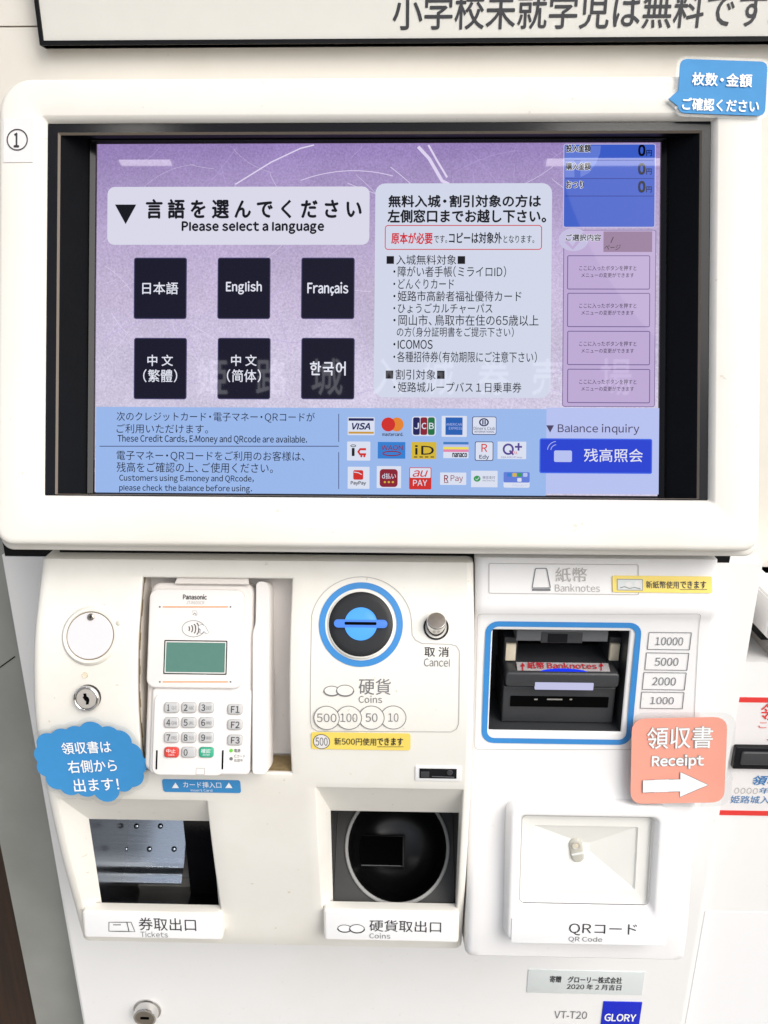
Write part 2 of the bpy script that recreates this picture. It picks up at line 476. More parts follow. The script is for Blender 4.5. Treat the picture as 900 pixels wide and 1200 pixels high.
# ------------------------------------------------------------------ mesh builder
class MB:
    def __init__(s):
        s.bm = bmesh.new(); s.mats = []
    def mi(s, m):
        if m not in s.mats: s.mats.append(m)
        return s.mats.index(m)
    def face(s, vs, m):
        try:
            f = s.bm.faces.new(vs); f.material_index = s.mi(m); return f
        except ValueError:
            return None
    def poly3(s, pts, m):
        return s.face([s.bm.verts.new(p) for p in pts], m)
    def poly(s, S, uv, m, w=0.0):
        return s.poly3([S.pt(u, v, w) for u, v in uv], m)
    def loops(s, rings, m, cap0=False, cap1=False, mcap=None):
        """rings: lists of 3-D points of equal length, skinned one to the next"""
        V = [[s.bm.verts.new(p) for p in r] for r in rings]
        n = len(V[0])
        for k, (a, b) in enumerate(zip(V, V[1:])):
            mm = m[k] if isinstance(m, (list, tuple)) else m
            for i in range(n):
                j = (i + 1) % n
                s.face([a[i], a[j], b[j], b[i]], mm)
        last = m[-1] if isinstance(m, (list, tuple)) else m
        if cap0: s.face(list(reversed(V[0])), last)
        if cap1: s.face(V[-1], mcap or last)
    def slab(s, S, box, r, w0, w1, m, bev=0.0, n=6, mcap=None):
        """a raised block with a rounded outline and softened front edge"""
        u0, v0, u1, v1 = box
        rings = [[S.pt(u, v, w0) for u, v in rrect(u0, v0, u1, v1, r, n)]]
        if bev:
            for k in range(4):
                a = R_(90 * k / 3)
                i = bev * (1 - math.cos(a)); w = w1 - bev + bev * math.sin(a)
                rings.append([S.pt(u, v, w) for u, v in rrect(u0 + i, v0 + i, u1 - i, v1 - i, max(r - i, 1e-5), n)])
        else:
            rings.append([S.pt(u, v, w1) for u, v in rrect(u0, v0, u1, v1, r, n)])
        s.loops(rings, m, cap1=True, mcap=mcap)
    def prism(s, S, uv, w0, w1, m, mcap=None):
        s.loops([[S.pt(u, v, w0) for u, v in uv], [S.pt(u, v, w1) for u, v in uv]], m, cap1=True, mcap=mcap)
    def sheet(s, S, uv, w0, w1, m):
        """a thin sheet that follows a bowed surface"""
        rings = [[S.pt(u, v, w0) for u, v in uv]]
        for f in (1.0, 0.93, 0.84, 0.72, 0.58, 0.42, 0.24, 0.08):
            rings.append([S.pt(u * f, v * f, w1) for u, v in uv])
        s.loops(rings, m, cap1=True)
    def ring(s, S, a, b, m, wa=0.0, wb=0.0):
        s.loops([[S.pt(u, v, wa) for u, v in a], [S.pt(u, v, wb) for u, v in b]], m)
    def lathe(s, S, c, prof, m, n=48, sq=1.0, cap=True):
        cu, cv = c
        rings = [[S.pt(cu + r * math.cos(2 * math.pi * k / n), cv + r * sq * math.sin(2 * math.pi * k / n), w) for k in range(n)] for r, w in prof]
        s.loops(rings, m, cap1=cap)
    def ribbon(s, S, uv, width, m, w=0.0, closed=True, step=0.006):
        pts = [Vector(p) for p in uv]
        if closed: pts.append(pts[0].copy())
        fine = [pts[0]]
        for a, b in zip(pts, pts[1:]):
            k = max(1, int((b - a).length / step))
            for i in range(1, k + 1): fine.append(a.lerp(b, i / k))
        if closed: fine.pop()
        N = len(fine)
        A, B = [], []
        for i, p in enumerate(fine):
            if closed: a, b = fine[i - 1], fine[(i + 1) % N]
            else: a, b = fine[max(i - 1, 0)], fine[min(i + 1, N - 1)]
            t = (b - a)
            t = t.normalized() if t.length > 1e-9 else Vector((1, 0))
            nn = Vector((-t.y, t.x)) * width / 2
            A.append(s.bm.verts.new(S.pt(p.x + nn.x, p.y + nn.y, w))); B.append(s.bm.verts.new(S.pt(p.x - nn.x, p.y - nn.y, w)))
        for i in range(N if closed else N - 1):
            j = (i + 1) % N
            s.face([B[i], B[j], A[j], A[i]], m)
    def text(s, S, t, x0, y0, x1, y1, m, w=0.0004, bold=0.0, shear=0.0, spacing=1.0, lines=1.0, free=False):
        """lettering whose ink fills the pixel box"""
        vs, fs = glyphs(t, shear, spacing)
        if free:
            cu, cv = S.hit((x0 + x1) / 2, (y0 + y1) / 2)
            a, b = S.hit((x0 + x1) / 2 - 10, (y0 + y1) / 2), S.hit((x0 + x1) / 2 + 10, (y0 + y1) / 2)
            c, d = S.hit((x0 + x1) / 2, (y0 + y1) / 2 - 10), S.hit((x0 + x1) / 2, (y0 + y1) / 2 + 10)
            kx = math.hypot(a[0] - b[0], a[1] - b[1]) / 20; ky = math.hypot(c[0] - d[0], c[1] - d[1]) / 20
            hu, hv = (x1 - x0) * kx / 2, (y1 - y0) * ky / 2
            u0, u1, v0, v1 = cu - hu, cu + hu, cv - hv, cv + hv
        else:
            u0, v0, u1, v1 = rect(S, x0, y0, x1, y1)
        d = abs(bold) * abs(v1 - v0) * 1.5      # heavier strokes: the outline stacked a hair to each side
        offs = ((0, 0),) if d < 1e-6 else ((-d, 0), (d, 0), (0, -d), (0, d)) if bold < 0.03 else ((-d, -d), (d, -d), (-d, d), (d, d), (-d, 0), (d, 0), (0, d), (0, -d))
        for q, (du, dv) in enumerate(offs):
            V = [s.bm.verts.new(S.pt(u0 + d + (u1 - u0 - 2 * d) * x + du, v0 + (v1 - v0) * y + dv, w + q * 0.000012)) for x, y in vs]
            for f in fs:
                s.face([V[i] for i in f], m)
    def box3(s, a, b, m):
        (x0, y0, z0), (x1, y1, z1) = a, b
        P = [Vector(p) for p in ((x0, y0, z0), (x1, y0, z0), (x1, y1, z0), (x0, y1, z0), (x0, y0, z1), (x1, y0, z1), (x1, y1, z1), (x0, y1, z1))]
        V = [s.bm.verts.new(p) for p in P]
        for f in ((0, 1, 5, 4), (1, 2, 6, 5), (2, 3, 7, 6), (3, 0, 4, 7), (4, 5, 6, 7), (3, 2, 1, 0)):
            s.face([V[i] for i in f], m)
    def bevel(s, off, seg=3):
        bmesh.ops.bevel(s.bm, geom=list(s.bm.edges), offset=off, segments=seg, affect='EDGES', clamp_overlap=True)
    def build(s, name, parent=None, smooth=35):
        me = bpy.data.meshes.new(name)
        s.bm.normal_update()
        s.bm.to_mesh(me); s.bm.free()
        for m in s.mats: me.materials.append(m)
        if smooth:
            for p in me.polygons: p.use_smooth = True
            me.set_sharp_from_angle(angle=R_(smooth))
        o = bpy.data.objects.new(name, me)
        COL.objects.link(o)
        if parent is not None:
            o.parent = parent
            root = parent
            while root.parent: root = root.parent
            if parent is root: o.matrix_parent_inverse = Matrix.Translation(-root.location) if root.type == 'EMPTY' else Matrix.Identity(4)
        return o

def thing(name, loc, label, cat, group=None):
    o = bpy.data.objects.new(name, None)
    o.empty_display_size = 0.05
    COL.objects.link(o)
    o.location = loc
    return tag(o, label, cat, group)
def tag(o, label=None, cat=None, group=None, kind=None):
    if label: o['label'] = label
    if cat: o['category'] = cat
    if group: o['group'] = group
    if kind: o['kind'] = kind
    return o

PX = 0.00062                                   # about one photo pixel at the machine, in metres
def pix(S, X, Y):
    a, b = S.hit(X - 5, Y), S.hit(X + 5, Y)
    return math.hypot(a[0] - b[0], a[1] - b[1]) / 10

# ------------------------------------------------------------------ the setting
mb = MB(); mb.box3((-3, -3, -0.05), (3, 2, 0.0), solid('grey_concrete', (0.30, 0.29, 0.27), 0.85, var=0.15, scale=6)); tag(mb.build('ground', smooth=0), kind='structure')

WY = 0.70
WP = wallplane(WY)
mb = MB()
zs = WP.hit(20, 31)[1] + EYE.z
mb.box3((-0.62, WY, 0.9), (1.2, WY + 0.08, zs - 0.0006), M['wall'])
mb.box3((-0.62, WY, zs + 0.0006), (1.2, WY + 0.08, 2.4), M['wall'])
mb.box3((-0.62, WY + 0.003, zs - 0.001), (1.2, WY + 0.07, zs + 0.001), M['rust'])
o = mb.build('wall', smooth=0)
tag(o, 'cream painted wall with a thin brown seam behind the machine screen', 'wall')

# grey steel cabinet and wooden boards left of the machine
mb = MB()
GP = wallplane(0.66)
_GXR = (wallplane(0.62).hit(1, 690)[0] + wallplane(0.62).hit(39, 900)[0] + wallplane(0.62).hit(97, 1160)[0]) / 3 - 0.002
gx0 = (GP.hit(0, 1000)[0] + GP.hit(45, 1200)[0]) / 2
mb.box3((gx0, 0.66, 0.0), (_GXR, 1.0, EYE.z - 0.16), M['cab_grey'])

mb.ribbon(GP, [GP.hit(-25, 800), GP.hit(18, 769)], 0.0012, M['black'], 0.0006, closed=False)
o = mb.build('steel_cabinet', smooth=0)
tag(o, 'plain grey-green steel cabinet side standing left of the ticket machine', 'cabinet')
mb = MB()
mb.box3((-1.3, 0.675, 0.0), (gx0 - 0.0015, 0.73, EYE.z - 0.17), M['wood'])
o = mb.build('wooden_board', smooth=0)
tag(o, 'dark brown grained wooden board at the far lower left', 'board')

# ------------------------------------------------------------------ notice board above
mb = MB()
NP = wallplane(WY - 0.012)
u0 = (NP.hit(40, 0)[0] + NP.hit(46, 50)[0]) / 2
vb = (NP.hit(60, 52)[1] + NP.hit(880, 43)[1]) / 2
NPR = Plane((u0, WY - 0.012, EYE.z + NP.hit(46, 53)[1]), (1, 0, 0.0), (0, 0, 1))
nb = thing('notice_board', (u0 + 0.4, WY, EYE.z + vb), 'grey white notice board with black edge and large black characters above the screen', 'sign')
W_, H_ = 0.80, 0.30
mb.slab(NPR, (0, 0, W_, H_), 0.001, -0.011, -0.0015, M['sign_face'])
mb.build('sign_panel', nb, smooth=0)
mb = MB()
t = 0.0032
for a, b in (((0, 0), (W_, t)), ((0, H_ - t), (W_, H_)), ((0, t), (t, H_ - t)), ((W_ - t, t), (W_, H_ - t))):
    mb.slab(NPR, (a[0], a[1], b[0], b[1]), 1e-5, -0.0118, 0.0, M['black'], n=1)
mb.build('frame', nb, smooth=0)
mb = MB()
mb.text(NPR, '小学校未就学児は無料です。', 460, -11, 915, 33, M['ink'], -0.0012, bold=0.008)
mb.build('lettering', nb, smooth=0)

# ------------------------------------------------------------------ ticket machine
TMZ = 0.0
TM = thing('ticket_machine', (0, 0.62, TMZ), 'large white ticket vending machine with a violet touch screen and coin and banknote slots', 'ticket machine')
BY = 0.62
_B = wallplane(BY)
BL = (_B.hit(1, 690)[0] + _B.hit(39, 900)[0] + _B.hit(97, 1160)[0]) / 3
BR = (_B.hit(893, 655)[0] + _B.hit(826, 1070)[0] + _B.hit(806, 1195)[0]) / 3
LEFT = Profile([(.566, -.205), (.559, -.232), (.543, -.259), (.527, -.286), (.515, -.318), (.508, -.349), (.506, -.391), (.508, -.438), (.512, -.49), (.519, -.545), (.525, -.589), (.532, -.598), (.575, -.618)])
RIGHT = Profile([(.566, -.205), (.559, -.232), (.549, -.256), (.545, -.268), (.548, -.279), (.546, -.32), (.542, -.37), (.537, -.41), (.526, -.47), (.513, -.53), (.508, -.570), (.515, -.588), (.575, -.612)])
def shiftx(vals): return vals
ULX0 = sum(LEFT.hit(*p)[0] for p in ((46, 665), (37, 750), (39, 850), (58, 960), (92, 1085))) / 5
ULX1 = sum(LEFT.hit(*p)[0] for p in ((554, 665), (553, 740), (552, 900), (549, 1085))) / 4
URX0 = ULX1 + 0.0012
URX1 = sum(RIGHT.hit(*p)[0] for p in ((844, 665), (840, 710), (827, 836), (817, 990), (808, 1090))) / 5

mb = MB()
mb.box3((BL, BY, 0.03), (BR, 1.05, EYE.z - 0.2540), M['body'])
mb.bevel(0.004, 2)
lower = mb.build('cabinet_body', TM, smooth=40)

def panel(S, u0, u1, v0, v1, holes, mat, redge=0.006, rhole=0.0015, corner=0.0, skirt=0.055, flat=()):
    """front casing as a grid with openings; outer edges rounded over, a skirt going back"""
    us, vs = {u0, u1}, {v0, v1}
    def near(st, e, sgn, r):
        for k in (0.0, 0.06, 0.2, 0.5, 1.0): st.add(e + sgn * r * k)
    near(us, u0, 1, redge); near(us, u1, -1, redge); near(vs, v0, 1, redge); near(vs, v1, -1, 0.002)
    for a, b, c, d in holes:
        near(us, a, -1, rhole); near(us, c, 1, rhole); near(vs, b, -1, rhole); near(vs, d, 1, rhole)
    def fill(st, step):
        st = sorted(st); out = []
        for x in st:
            if out and x - out[-1] < 5e-5: continue
            out.append(x)
        res = [out[0]]
        for a, b in zip(out, out[1:]):
            k = max(1, int(math.ceil((b - a) / step)))
            for i in range(1, k + 1): res.append(a + (b - a) * i / k)
        return res
    U, V = fill(us, 0.012), fill(vs, 0.006)
    def wdrop(u, v):
        w = 0.0
        def drop(d, r):
            if d >= r: return 0.0
            return -(r - math.sqrt(max(0.0, r * r - (r - d) ** 2)))
        w = min(w, drop(u - u0, redge), drop(u1 - u, redge), drop(v - v0, redge))
        for a, b, c, d in holes:
            dx = max(a - u, u - c, 0.0); dy = max(b - v, v - d, 0.0)
            w = min(w, drop(math.hypot(dx, dy), rhole))
        return w
    def warp(u, v):
        if corner:
            for cx, sgn in ((u0 + corner, -1), (u1 - corner, 1)):
                if sgn == 1 and corner and 'r' in flat: continue
                if sgn == -1 and 'l' in flat: continue
                cy = v0 + corner
                if (u - cx) * sgn > 0 and v < cy:
                    dx, dy = u - cx, v - cy
                    m_ = max(abs(dx), abs(dy)); l = math.hypot(dx, dy)
                    if l > 1e-9: return cx + dx * m_ / l, cy + dy * m_ / l
        return u, v
    mb = MB()
    G = [[mb.bm.verts.new(S.pt(*warp(u, v), wdrop(u, v))) for v in V] for u in U]
    for i in range(len(U) - 1):
        for j in range(len(V) - 1):
            cu, cv = (U[i] + U[i + 1]) / 2, (V[j] + V[j + 1]) / 2
            if any(a < cu < c and b < cv < d for a, b, c, d in holes): continue
            mb.face([G[i][j], G[i + 1][j], G[i + 1][j + 1], G[i][j + 1]], mat)
    edge = [G[i][0] for i in range(len(U))] + [G[-1][j] for j in range(1, len(V))] + [G[i][-1] for i in range(len(U) - 2, -1, -1)] + [G[0][j] for j in range(len(V) - 2, 0, -1)]
    back = [mb.bm.verts.new((v.co.x, max(BY - 0.001, v.co.y + 0.01), v.co.z)) for v in edge]
    for k in range(len(edge)):
        l = (k + 1) % len(edge)
        mb.face([edge[k], back[k], back[l], edge[l]], mat)
    return mb

def hole(S, x0, y0, x1, y1, xb0=None, xb1=None):
    xb0 = x0 if xb0 is None else xb0; xb1 = x1 if xb1 is None else xb1
    a, b, c, d = S.hit(x0, y0), S.hit(x1, y0), S.hit(xb1, y1), S.hit(xb0, y1)
    return ((a[0] + d[0]) / 2, (c[1] + d[1]) / 2, (b[0] + c[0]) / 2, (a[1] + b[1]) / 2)

def funnel(mb, S, h, P, px_quad, m, rh=0.0015, wm=None):
    """splayed walls from an opening in the casing back to a rectangle on the plane P; returns that rectangle"""
    u0, v0, u1, v1 = h
    q = rect(P, *px_quad)
    n = 10
    def ringS():
        out = []
        for k in range(n): out.append((u0 + (u1 - u0) * k / n, v0))
        for k in range(n): out.append((u1, v0 + (v1 - v0) * k / n))
        for k in range(n): out.append((u1 - (u1 - u0) * k / n, v1))
        for k in range(n): out.append((u0, v1 - (v1 - v0) * k / n))
        return out
    def ringP():
        a, b, c, d = q; out = []
        for k in range(n): out.append((a + (c - a) * k / n, b))
        for k in range(n): out.append((c, b + (d - b) * k / n))
        for k in range(n): out.append((c - (c - a) * k / n, d))
        for k in range(n): out.append((a, d - (d - b) * k / n))
        return out
    A = [S.pt(u, v, -rh) for u, v in ringS()]
    B = [P.pt(u, v) for u, v in ringP()]
    mb.loops([A, B], m)
    return q

# --- openings
H_TERM = hole(LEFT, 165, 677, 343, 905, 170, 341)
H_TICK = hole(LEFT, 70, 938, 243, 1069, 99, 258)
H_COIN = hole(LEFT, 368, 925, 540, 1067, 381, 537)
mb = panel(LEFT, ULX0, ULX1, -LEFT.end, LEFT.hit(300, 657)[1], [H_TERM, H_TICK, H_COIN], M['left'], corner=0.016, flat=('r',))
front_left = mb.build('coin_and_card_panel', TM, smooth=38)

H_QR = hole(RIGHT, 614, 966, 762, 1060)
H_NOTE = hole(RIGHT, 577, 739, 739, 857, 573, 727)
mb = panel(RIGHT, URX0, URX1, -RIGHT.end, RIGHT.hit(700, 654.5)[1], [H_NOTE, H_QR], M['right'], redge=0.006, corner=0.016, flat=('l',))
front_right = mb.build('banknote_panel', TM, smooth=38)

# black fill for the shadowed gap between the screen housing and the front casing
mb = MB()
mb.box3((BL + 0.004, 0.6215, EYE.z - 0.27), (BR - 0.03, 0.69, EYE.z - 0.17), M['black'])
mb.box3((ULX0 + 0.010, 0.572, EYE.z - 0.262), (URX1 - 0.010, 0.63, EYE.z - 0.18), M['black'])
mb.build('housing_gap_shade', TM, smooth=0)

# --- screen housing
ta = R_(PITCH)
fwd = Vector((0, math.cos(ta), -math.sin(ta)))
MON = Plane(EYE + fwd * 0.56, (1, 0, 0), (0, math.sin(ta), math.cos(ta)))
mb = MB()
k = pix(MON, 450, 360)
o_ = rect(MON, -8, 84, 900, 649)
f_ = rect(MON, -4, 89, 893, 642)
i1 = rect(MON, 46, 134, 839.5, 588)
i2 = rect(MON, 51, 140, 834, 583.5)
def ins(b, d): return (b[0] + d, b[1] + d, b[2] - d, b[3] - d)
def rrect2(b, rt, rb, n=8):
    u0, v0, u1, v1 = b
    out = []
    for cx, cy, a0, r in ((u1 - rb, v0 + rb, -90, rb), (u1 - rt, v1 - rt, 0, rt), (u0 + rt, v1 - rt, 90, rt), (u0 + rb, v0 + rb, 180, rb)):
        for q in range(n + 1):
            a = R_(a0 + 90 * q / n)
            out.append((cx + r * math.cos(a), cy + r * math.sin(a)))
    return out
rg = lambda b, r, w: [MON.pt(u, v, w) for u, v in rrect2(b, r, r * 0.5 if r > 0.01 else r)]
mb.loops([rg(o_, 0.020, -0.085), rg(o_, 0.020, -0.014), rg(ins(o_, 0.0012), 0.020, -0.0125), rg(ins(f_, -0.0006), 0.024, -0.0115), rg(ins(f_, -0.0002), 0.024, -0.004), rg(ins(f_, 0.0008), 0.0235, -0.0015), rg(ins(f_, 0.0022), 0.022, -0.0004), rg(ins(f_, 0.0042), 0.021, 0.0),
          rg(ins(i1, -0.0008), 0.0025, 0.0), rg(i1, 0.0022, -0.0004), rg(i2, 0.001, -0.0036), rg(i2, 0.001, -0.010)], M['monitor'], cap0=True)
housing = mb.build('screen_housing', TM, smooth=50)

# black recessed surround
mb = MB()
SCR = MON.shift(-0.026)
bo = ins(i2, -0.0005)
b1 = rect(MON, 63, 150.5, 824, 582)
b2 = rect(MON, 65, 152.5, 822, 581.2)
w1 = rect(SCR, 104, 163.5, 780, 582.5)
w2 = rect(SCR, 111, 167, 773.5, 580)
def r2(S, b, w, n=2): return [S.pt(u, v, w) for u, v in rrect(*b, 0.0004, n)]
mb.loops([r2(MON, bo, -0.0045), r2(MON, b1, -0.0045), r2(MON, b2, -0.0062)], [M['black_gloss'], M['gasket']])
s_u = mb.build('screen_surround', TM, smooth=30)
mb = MB()
A = r2(MON, b2, -0.0062); B = r2(SCR, w1, 0.0015); C_ = r2(SCR, ins(w1, 0.0012), 0.0030); D_ = r2(SCR, w2, 0.0006); E_ = r2(SCR, w2, -0.001)
mb.loops([A, B, C_, D_, E_], [M['black_leather'], M['black'], M['black_gloss'], M['black']])
mb.build('side_lining', s_u, smooth=30)

# --- the display
SX0, SY0, SX1, SY1 = 112.5, 168, 772, 579
def sbox(mb, x0, y0, x1, y1, m, w, r=0.0, rim=None, rimw=0.0):
    b = rect(SCR, x0, y0, x1, y1)
    rr = max(r * k, 1e-5)
    if rim is not None:
        mb.poly(SCR, rrect(*b, rr, 5), rim, w)
        mb.poly(SCR, rrect(*ins(b, rimw * k), max(rr - rimw * k, 1e-5), 5), m, w + 0.00008)
    else:
        mb.poly(SCR, rrect(*b, rr, 5 if r else 1), m, w)
def sring(mb, x0, y0, x1, y1, m, w, r, width):
    b = rect(SCR, x0, y0, x1, y1)
    mb.ring(SCR, rrect(*b, r * k, 5), rrect(*ins(b, width * k), max(r - width, 0.1) * k, 5), m, w, w)
mb = MB()
sbox(mb, SX0, SY0, SX1, SY1, M['wallpaper'], 0.0)
rnd = random.Random(21)
for c, cnt in (('fibre', 44), ('fibre2', 170)):
    for _ in range(cnt):
        x, y = rnd.uniform(118, 765), rnd.uniform(172, 474)
        a = rnd.choice([rnd.gauss(-0.6, 0.25), rnd.gauss(0.9, 0.4), rnd.uniform(0, 3.1)])
        L = rnd.uniform(18, 90) if c == 'fibre2' else rnd.uniform(25, 120)
        cv = rnd.uniform(-0.012, 0.012)
        pts = []
        for q in range(14):
            pts.append((x, y)); x += math.cos(a) * L / 14; y += math.sin(a) * L / 14; a += cv * L / 14
        pts = [p for p in pts if 114 < p[0] < 770 and 170 < p[1] < 476]
        if len(pts) > 3:
            mb.ribbon(SCR, pxs(SCR, pts), rnd.uniform(0.3, 1.4) * (0.5 if c == 'fibre' else 0.4) * k * (1.5 if c == 'fibre' and rnd.random() < .25 else 1), M[c], 0.0001, closed=False, step=0.01)
mb.ribbon(SCR, pxs(SCR, [(276, 216), (318, 190), (352, 174), (368, 170)]), 1.6 * k, M['fibre'], 0.00012, closed=False)
mb.ribbon(SCR, pxs(SCR, [(490, 172), (503, 186), (518, 212), (526, 216)]), 4.0 * k, M['fibre'], 0.00012, closed=False)
mb.ribbon(SCR, pxs(SCR, [(502, 170), (512, 188), (524, 208)]), 2.4 * k, M['fibre'], 0.00013, closed=False)
screen = mb.build('display_screen', TM, smooth=0)
# title box
mb = MB()
sbox(mb, 126, 219, 433, 287, M['title'], 0.0003, 9)
mb.poly(SCR, pxs(SCR, [(135, 240), (147.5, 263), (160, 240)]), M['d_ink'], 0.0005)
mb.text(SCR, '言 語 を 選 ん で く だ さ い', 171, 234, 424, 256, M['d_ink'], 0.0005, bold=0.022)
mb.text(SCR, 'Please select a language', 213, 260, 380, 274, M['d_ink'], 0.0005, bold=0.029, spacing=1.08)
mb.build('title_box', screen, smooth=0)
# language buttons
BT = [('日本語', 157, 302, 219, 374, 26), ('English', 255, 302, 317, 374, 21), ('Français', 353, 302, 415.5, 374, 24),
      ('中 文\n(繁體)', 157, 396, 219, 468, 20), ('中 文\n(简体)', 255, 396, 317, 468, 20), ('한국어', 353, 396, 415.5, 468, 20)]
for t_, x0, y0, x1, y1, hw in BT:
    mb = MB()
    sbox(mb, x0, y0, x1, y1, M['btn'], 0.0003, 3, M['btn_rim'], 1.2)
    cx = (x0 + x1) / 2
    if '\n' in t_:
        a, b = t_.split('\n')
        mb.text(SCR, a, cx - 15, 416, cx + 15, 429, M['d_white'], 0.0006, bold=0.008)
        mb.text(SCR, b, cx - 20, 433, cx + 20, 448, M['d_white'], 0.0006, bold=0.006)
    elif t_ == '日本語':
        mb.text(SCR, t_, cx - 21, 331, cx + 21, 345, M['d_white'], 0.0006, bold=0.008)
    elif t_ == '한국어':
        mb.text(SCR, t_, cx - 21, 424, cx + 21, 440, M['d_white'], 0.0006, bold=0.012)
    else:
        y_b = 345 if t_ == 'English' else 346.5
        mb.text(SCR, t_, cx - hw, 330 if t_ == 'English' else 331, cx + hw, y_b, M['d_white'], 0.0006, bold=0.014)
    mb.build('language_button', screen, smooth=0)
# notice box
mb = MB()
sbox(mb, 439, 215, 646, 466, M['notice'], 0.0003, 12)
I = M['d_ink']
mb.text(SCR, '無料入城・割引対象の方は', 455, 229, 634, 243, I, 0.0005, bold=0.022)
mb.text(SCR, '左側窓口までお越し下さい。', 454, 246, 640, 261, I, 0.0005, bold=0.022)
sring(mb, 451, 264, 635, 293, M['d_red'], 0.0005, 4, 1.0)
mb.text(SCR, '原本が必要', 458.5, 273, 507, 286, M['d_red'], 0.0005, bold=0.016)
mb.text(SCR, 'です。', 508.5, 276, 524, 285, I, 0.0005, bold=0.004)
mb.text(SCR, 'コピーは対象外', 526, 272.5, 588, 285.5, I, 0.0005, bold=0.012)
mb.text(SCR, 'となります。', 590, 276, 626, 285, I, 0.0005, bold=0.004)
def line(t_, x0, y0, x1, y1, b=0.002): mb.text(SCR, t_, x0, y0, x1, y1, I, 0.0005, bold=b)
line('■入城無料対象■', 453, 299, 545, 310.5)
line('・障がい者手帳(ミライロID)', 461, 312, 593, 325)
line('・どんぐりカード', 461, 327, 532, 339)
line('・姫路市高齢者福祉優待カード', 461, 341, 611, 353.5)
line('・ひょうごカルチャーパス', 461, 355.5, 577, 367.5)
line('・岡山市、鳥取市在住の65歳以上', 461, 369, 631, 382)
line('の方(身分証明書をご提示下さい)', 465, 383.5, 602, 395)
line('・ICOMOS', 461, 398.5, 507, 409, 0.008)
line('・各種招待券(有効期限にご注意下さい)', 461, 412, 629, 425)
line('■割引対象■', 452, 433, 521, 445)
line('・姫路城ループバス１日乗車券', 461, 448, 611, 460)
mb.build('notice_box', screen, smooth=0)
# amount panel
mb = MB()
sbox(mb, 660, 168.6, 768, 267, M['amount'], 0.0003, 3, M['pale'], 1.0)
uc = SCR.hit(668, 181); rad = 36 * k
arc = [(uc[0], uc[1])] + [(uc[0] + rad * math.cos(R_(a)), uc[1] + rad * math.sin(R_(a))) for a in range(-88, 21, 6)]
mb.poly(SCR, [SCR.hit(662, 171), SCR.hit(662, 208)] + [SCR.hit(673, 208), SCR.hit(673, 188), SCR.hit(680, 188), SCR.hit(680, 208)] + [SCR.hit(690, 203), SCR.hit(698, 192), SCR.hit(703, 180), SCR.hit(704, 171)], M['amount2'], 0.00048)
for y in (188, 209.5, 230):
    mb.ribbon(SCR, pxs(SCR, [(662, y), (766, y)]), 0.8 * k, M['amount_line'], 0.0006, closed=False)
for t_, y0, x1 in (('投入金額', 170, 692), ('購入金額', 191, 692), ('おつり', 212.5, 684)):
    mb.text(SCR, t_, 663, y0, x1, y0 + 8.5, M['d_white'], 0.00056, bold=0.045)
    mb.text(SCR, t_, 663, y0, x1, y0 + 8.5, I, 0.0007, bold=0.02)
for y0 in (170.5, 192, 213):
    mb.text(SCR, '0', 747.5, y0, 756, y0 + 12.5, I, 0.0007, bold=0.03)
    mb.text(SCR, '円', 757, y0 + 6, 763.5, y0 + 12.8, I, 0.0007, bold=0.012)
mb.build('amount_panel', screen, smooth=0)
# selection panel with four menu buttons
mb = MB()
sbox(mb, 659.5, 269.5, 768, 477, M['menu'], 0.0003, 3, M['menu_line'], 0.8)
mb.poly(SCR, ell(*SCR.hit(672, 281), 18 * k, 14 * k), M['pale'], 0.00045)
mb.ribbon(SCR, pxs(SCR, [(663, 283), (671, 291), (686, 272)]), 4.2 * k, M['menu'], 0.00055, closed=False)
sbox(mb, 707, 271.5, 764, 295.5, M['page'], 0.0005)
mb.text(SCR, 'ご選択内容', 663, 275, 704, 282.5, M['d_white'], 0.00056, bold=0.05)
mb.text(SCR, 'ご選択内容', 663, 275, 704, 282.5, I, 0.0007, bold=0.015)
mb.ribbon(SCR, pxs(SCR, [(715.5, 285), (718.5, 278)]), 0.9 * k, I, 0.0007, closed=False)
mb.text(SCR, 'ページ', 708, 287, 727, 293.5, I, 0.0007, shear=0.25)
mb.build('selection_panel', screen, smooth=0)
for y0 in (299.5, 343.5, 388, 432.5):
    mb = MB()
    sbox(mb, 664.5, y0, 761.5, y0 + 40, M['menu'], 0.00055, 2, M['menu_line'], 1.0)
    mb.text(SCR, 'ここに入ったボタンを押すと', 678.5, y0 + 12.2, 745.5, y0 + 18, I, 0.0008, bold=0.001)
    mb.text(SCR, 'メニューの変更ができます', 681, y0 + 20.6, 742.5, y0 + 26, I, 0.0008, bold=0.001)
    mb.build('menu_button', screen, smooth=0)
# bottom strip
mb = MB()
sbox(mb, SX0, 478, 640, SY1, M['strip'], 0.00028)
sbox(mb, 640, 478, SX1, SY1, M['strip2'], 0.00028)
def sl(t_, x0, y0, x1, y1, b=0.0): mb.text(SCR, t_, x0, y0, x1, y1, I, 0.0005, bold=b)
sl('次のクレジットカード・電子マネー・QRコードが', 137, 483, 369, 495)
sl('ご利用いただけます。', 137, 497, 244, 508)
sl('These Credit Cards, E-Money and QRcode are available.', 138, 510, 360, 520.5, 0.008)
sl('電子マネー・QRコードをご利用のお客様は、', 137, 528.5, 357, 541)
sl('残高をご確認の上、ご使用ください。', 137, 542, 320, 554)
sl('Customers using E-money and QRcode,', 140, 556.5, 297.5, 566, 0.008)
sl('please check the balance before using.', 140, 568, 295.5, 577.5, 0.008)
mb.ribbon(SCR, pxs(SCR, [(117, 523), (397, 523)]), 0.9 * k, M['d_line'], 0.0005, closed=False)
mb.ribbon(SCR, pxs(SCR, [(397, 485), (397, 518)]), 0.8 * k, M['d_line'], 0.0005, closed=False)
mb.ribbon(SCR, pxs(SCR, [(397, 530), (397, 573)]), 0.8 * k, M['d_line'], 0.0005, closed=False)
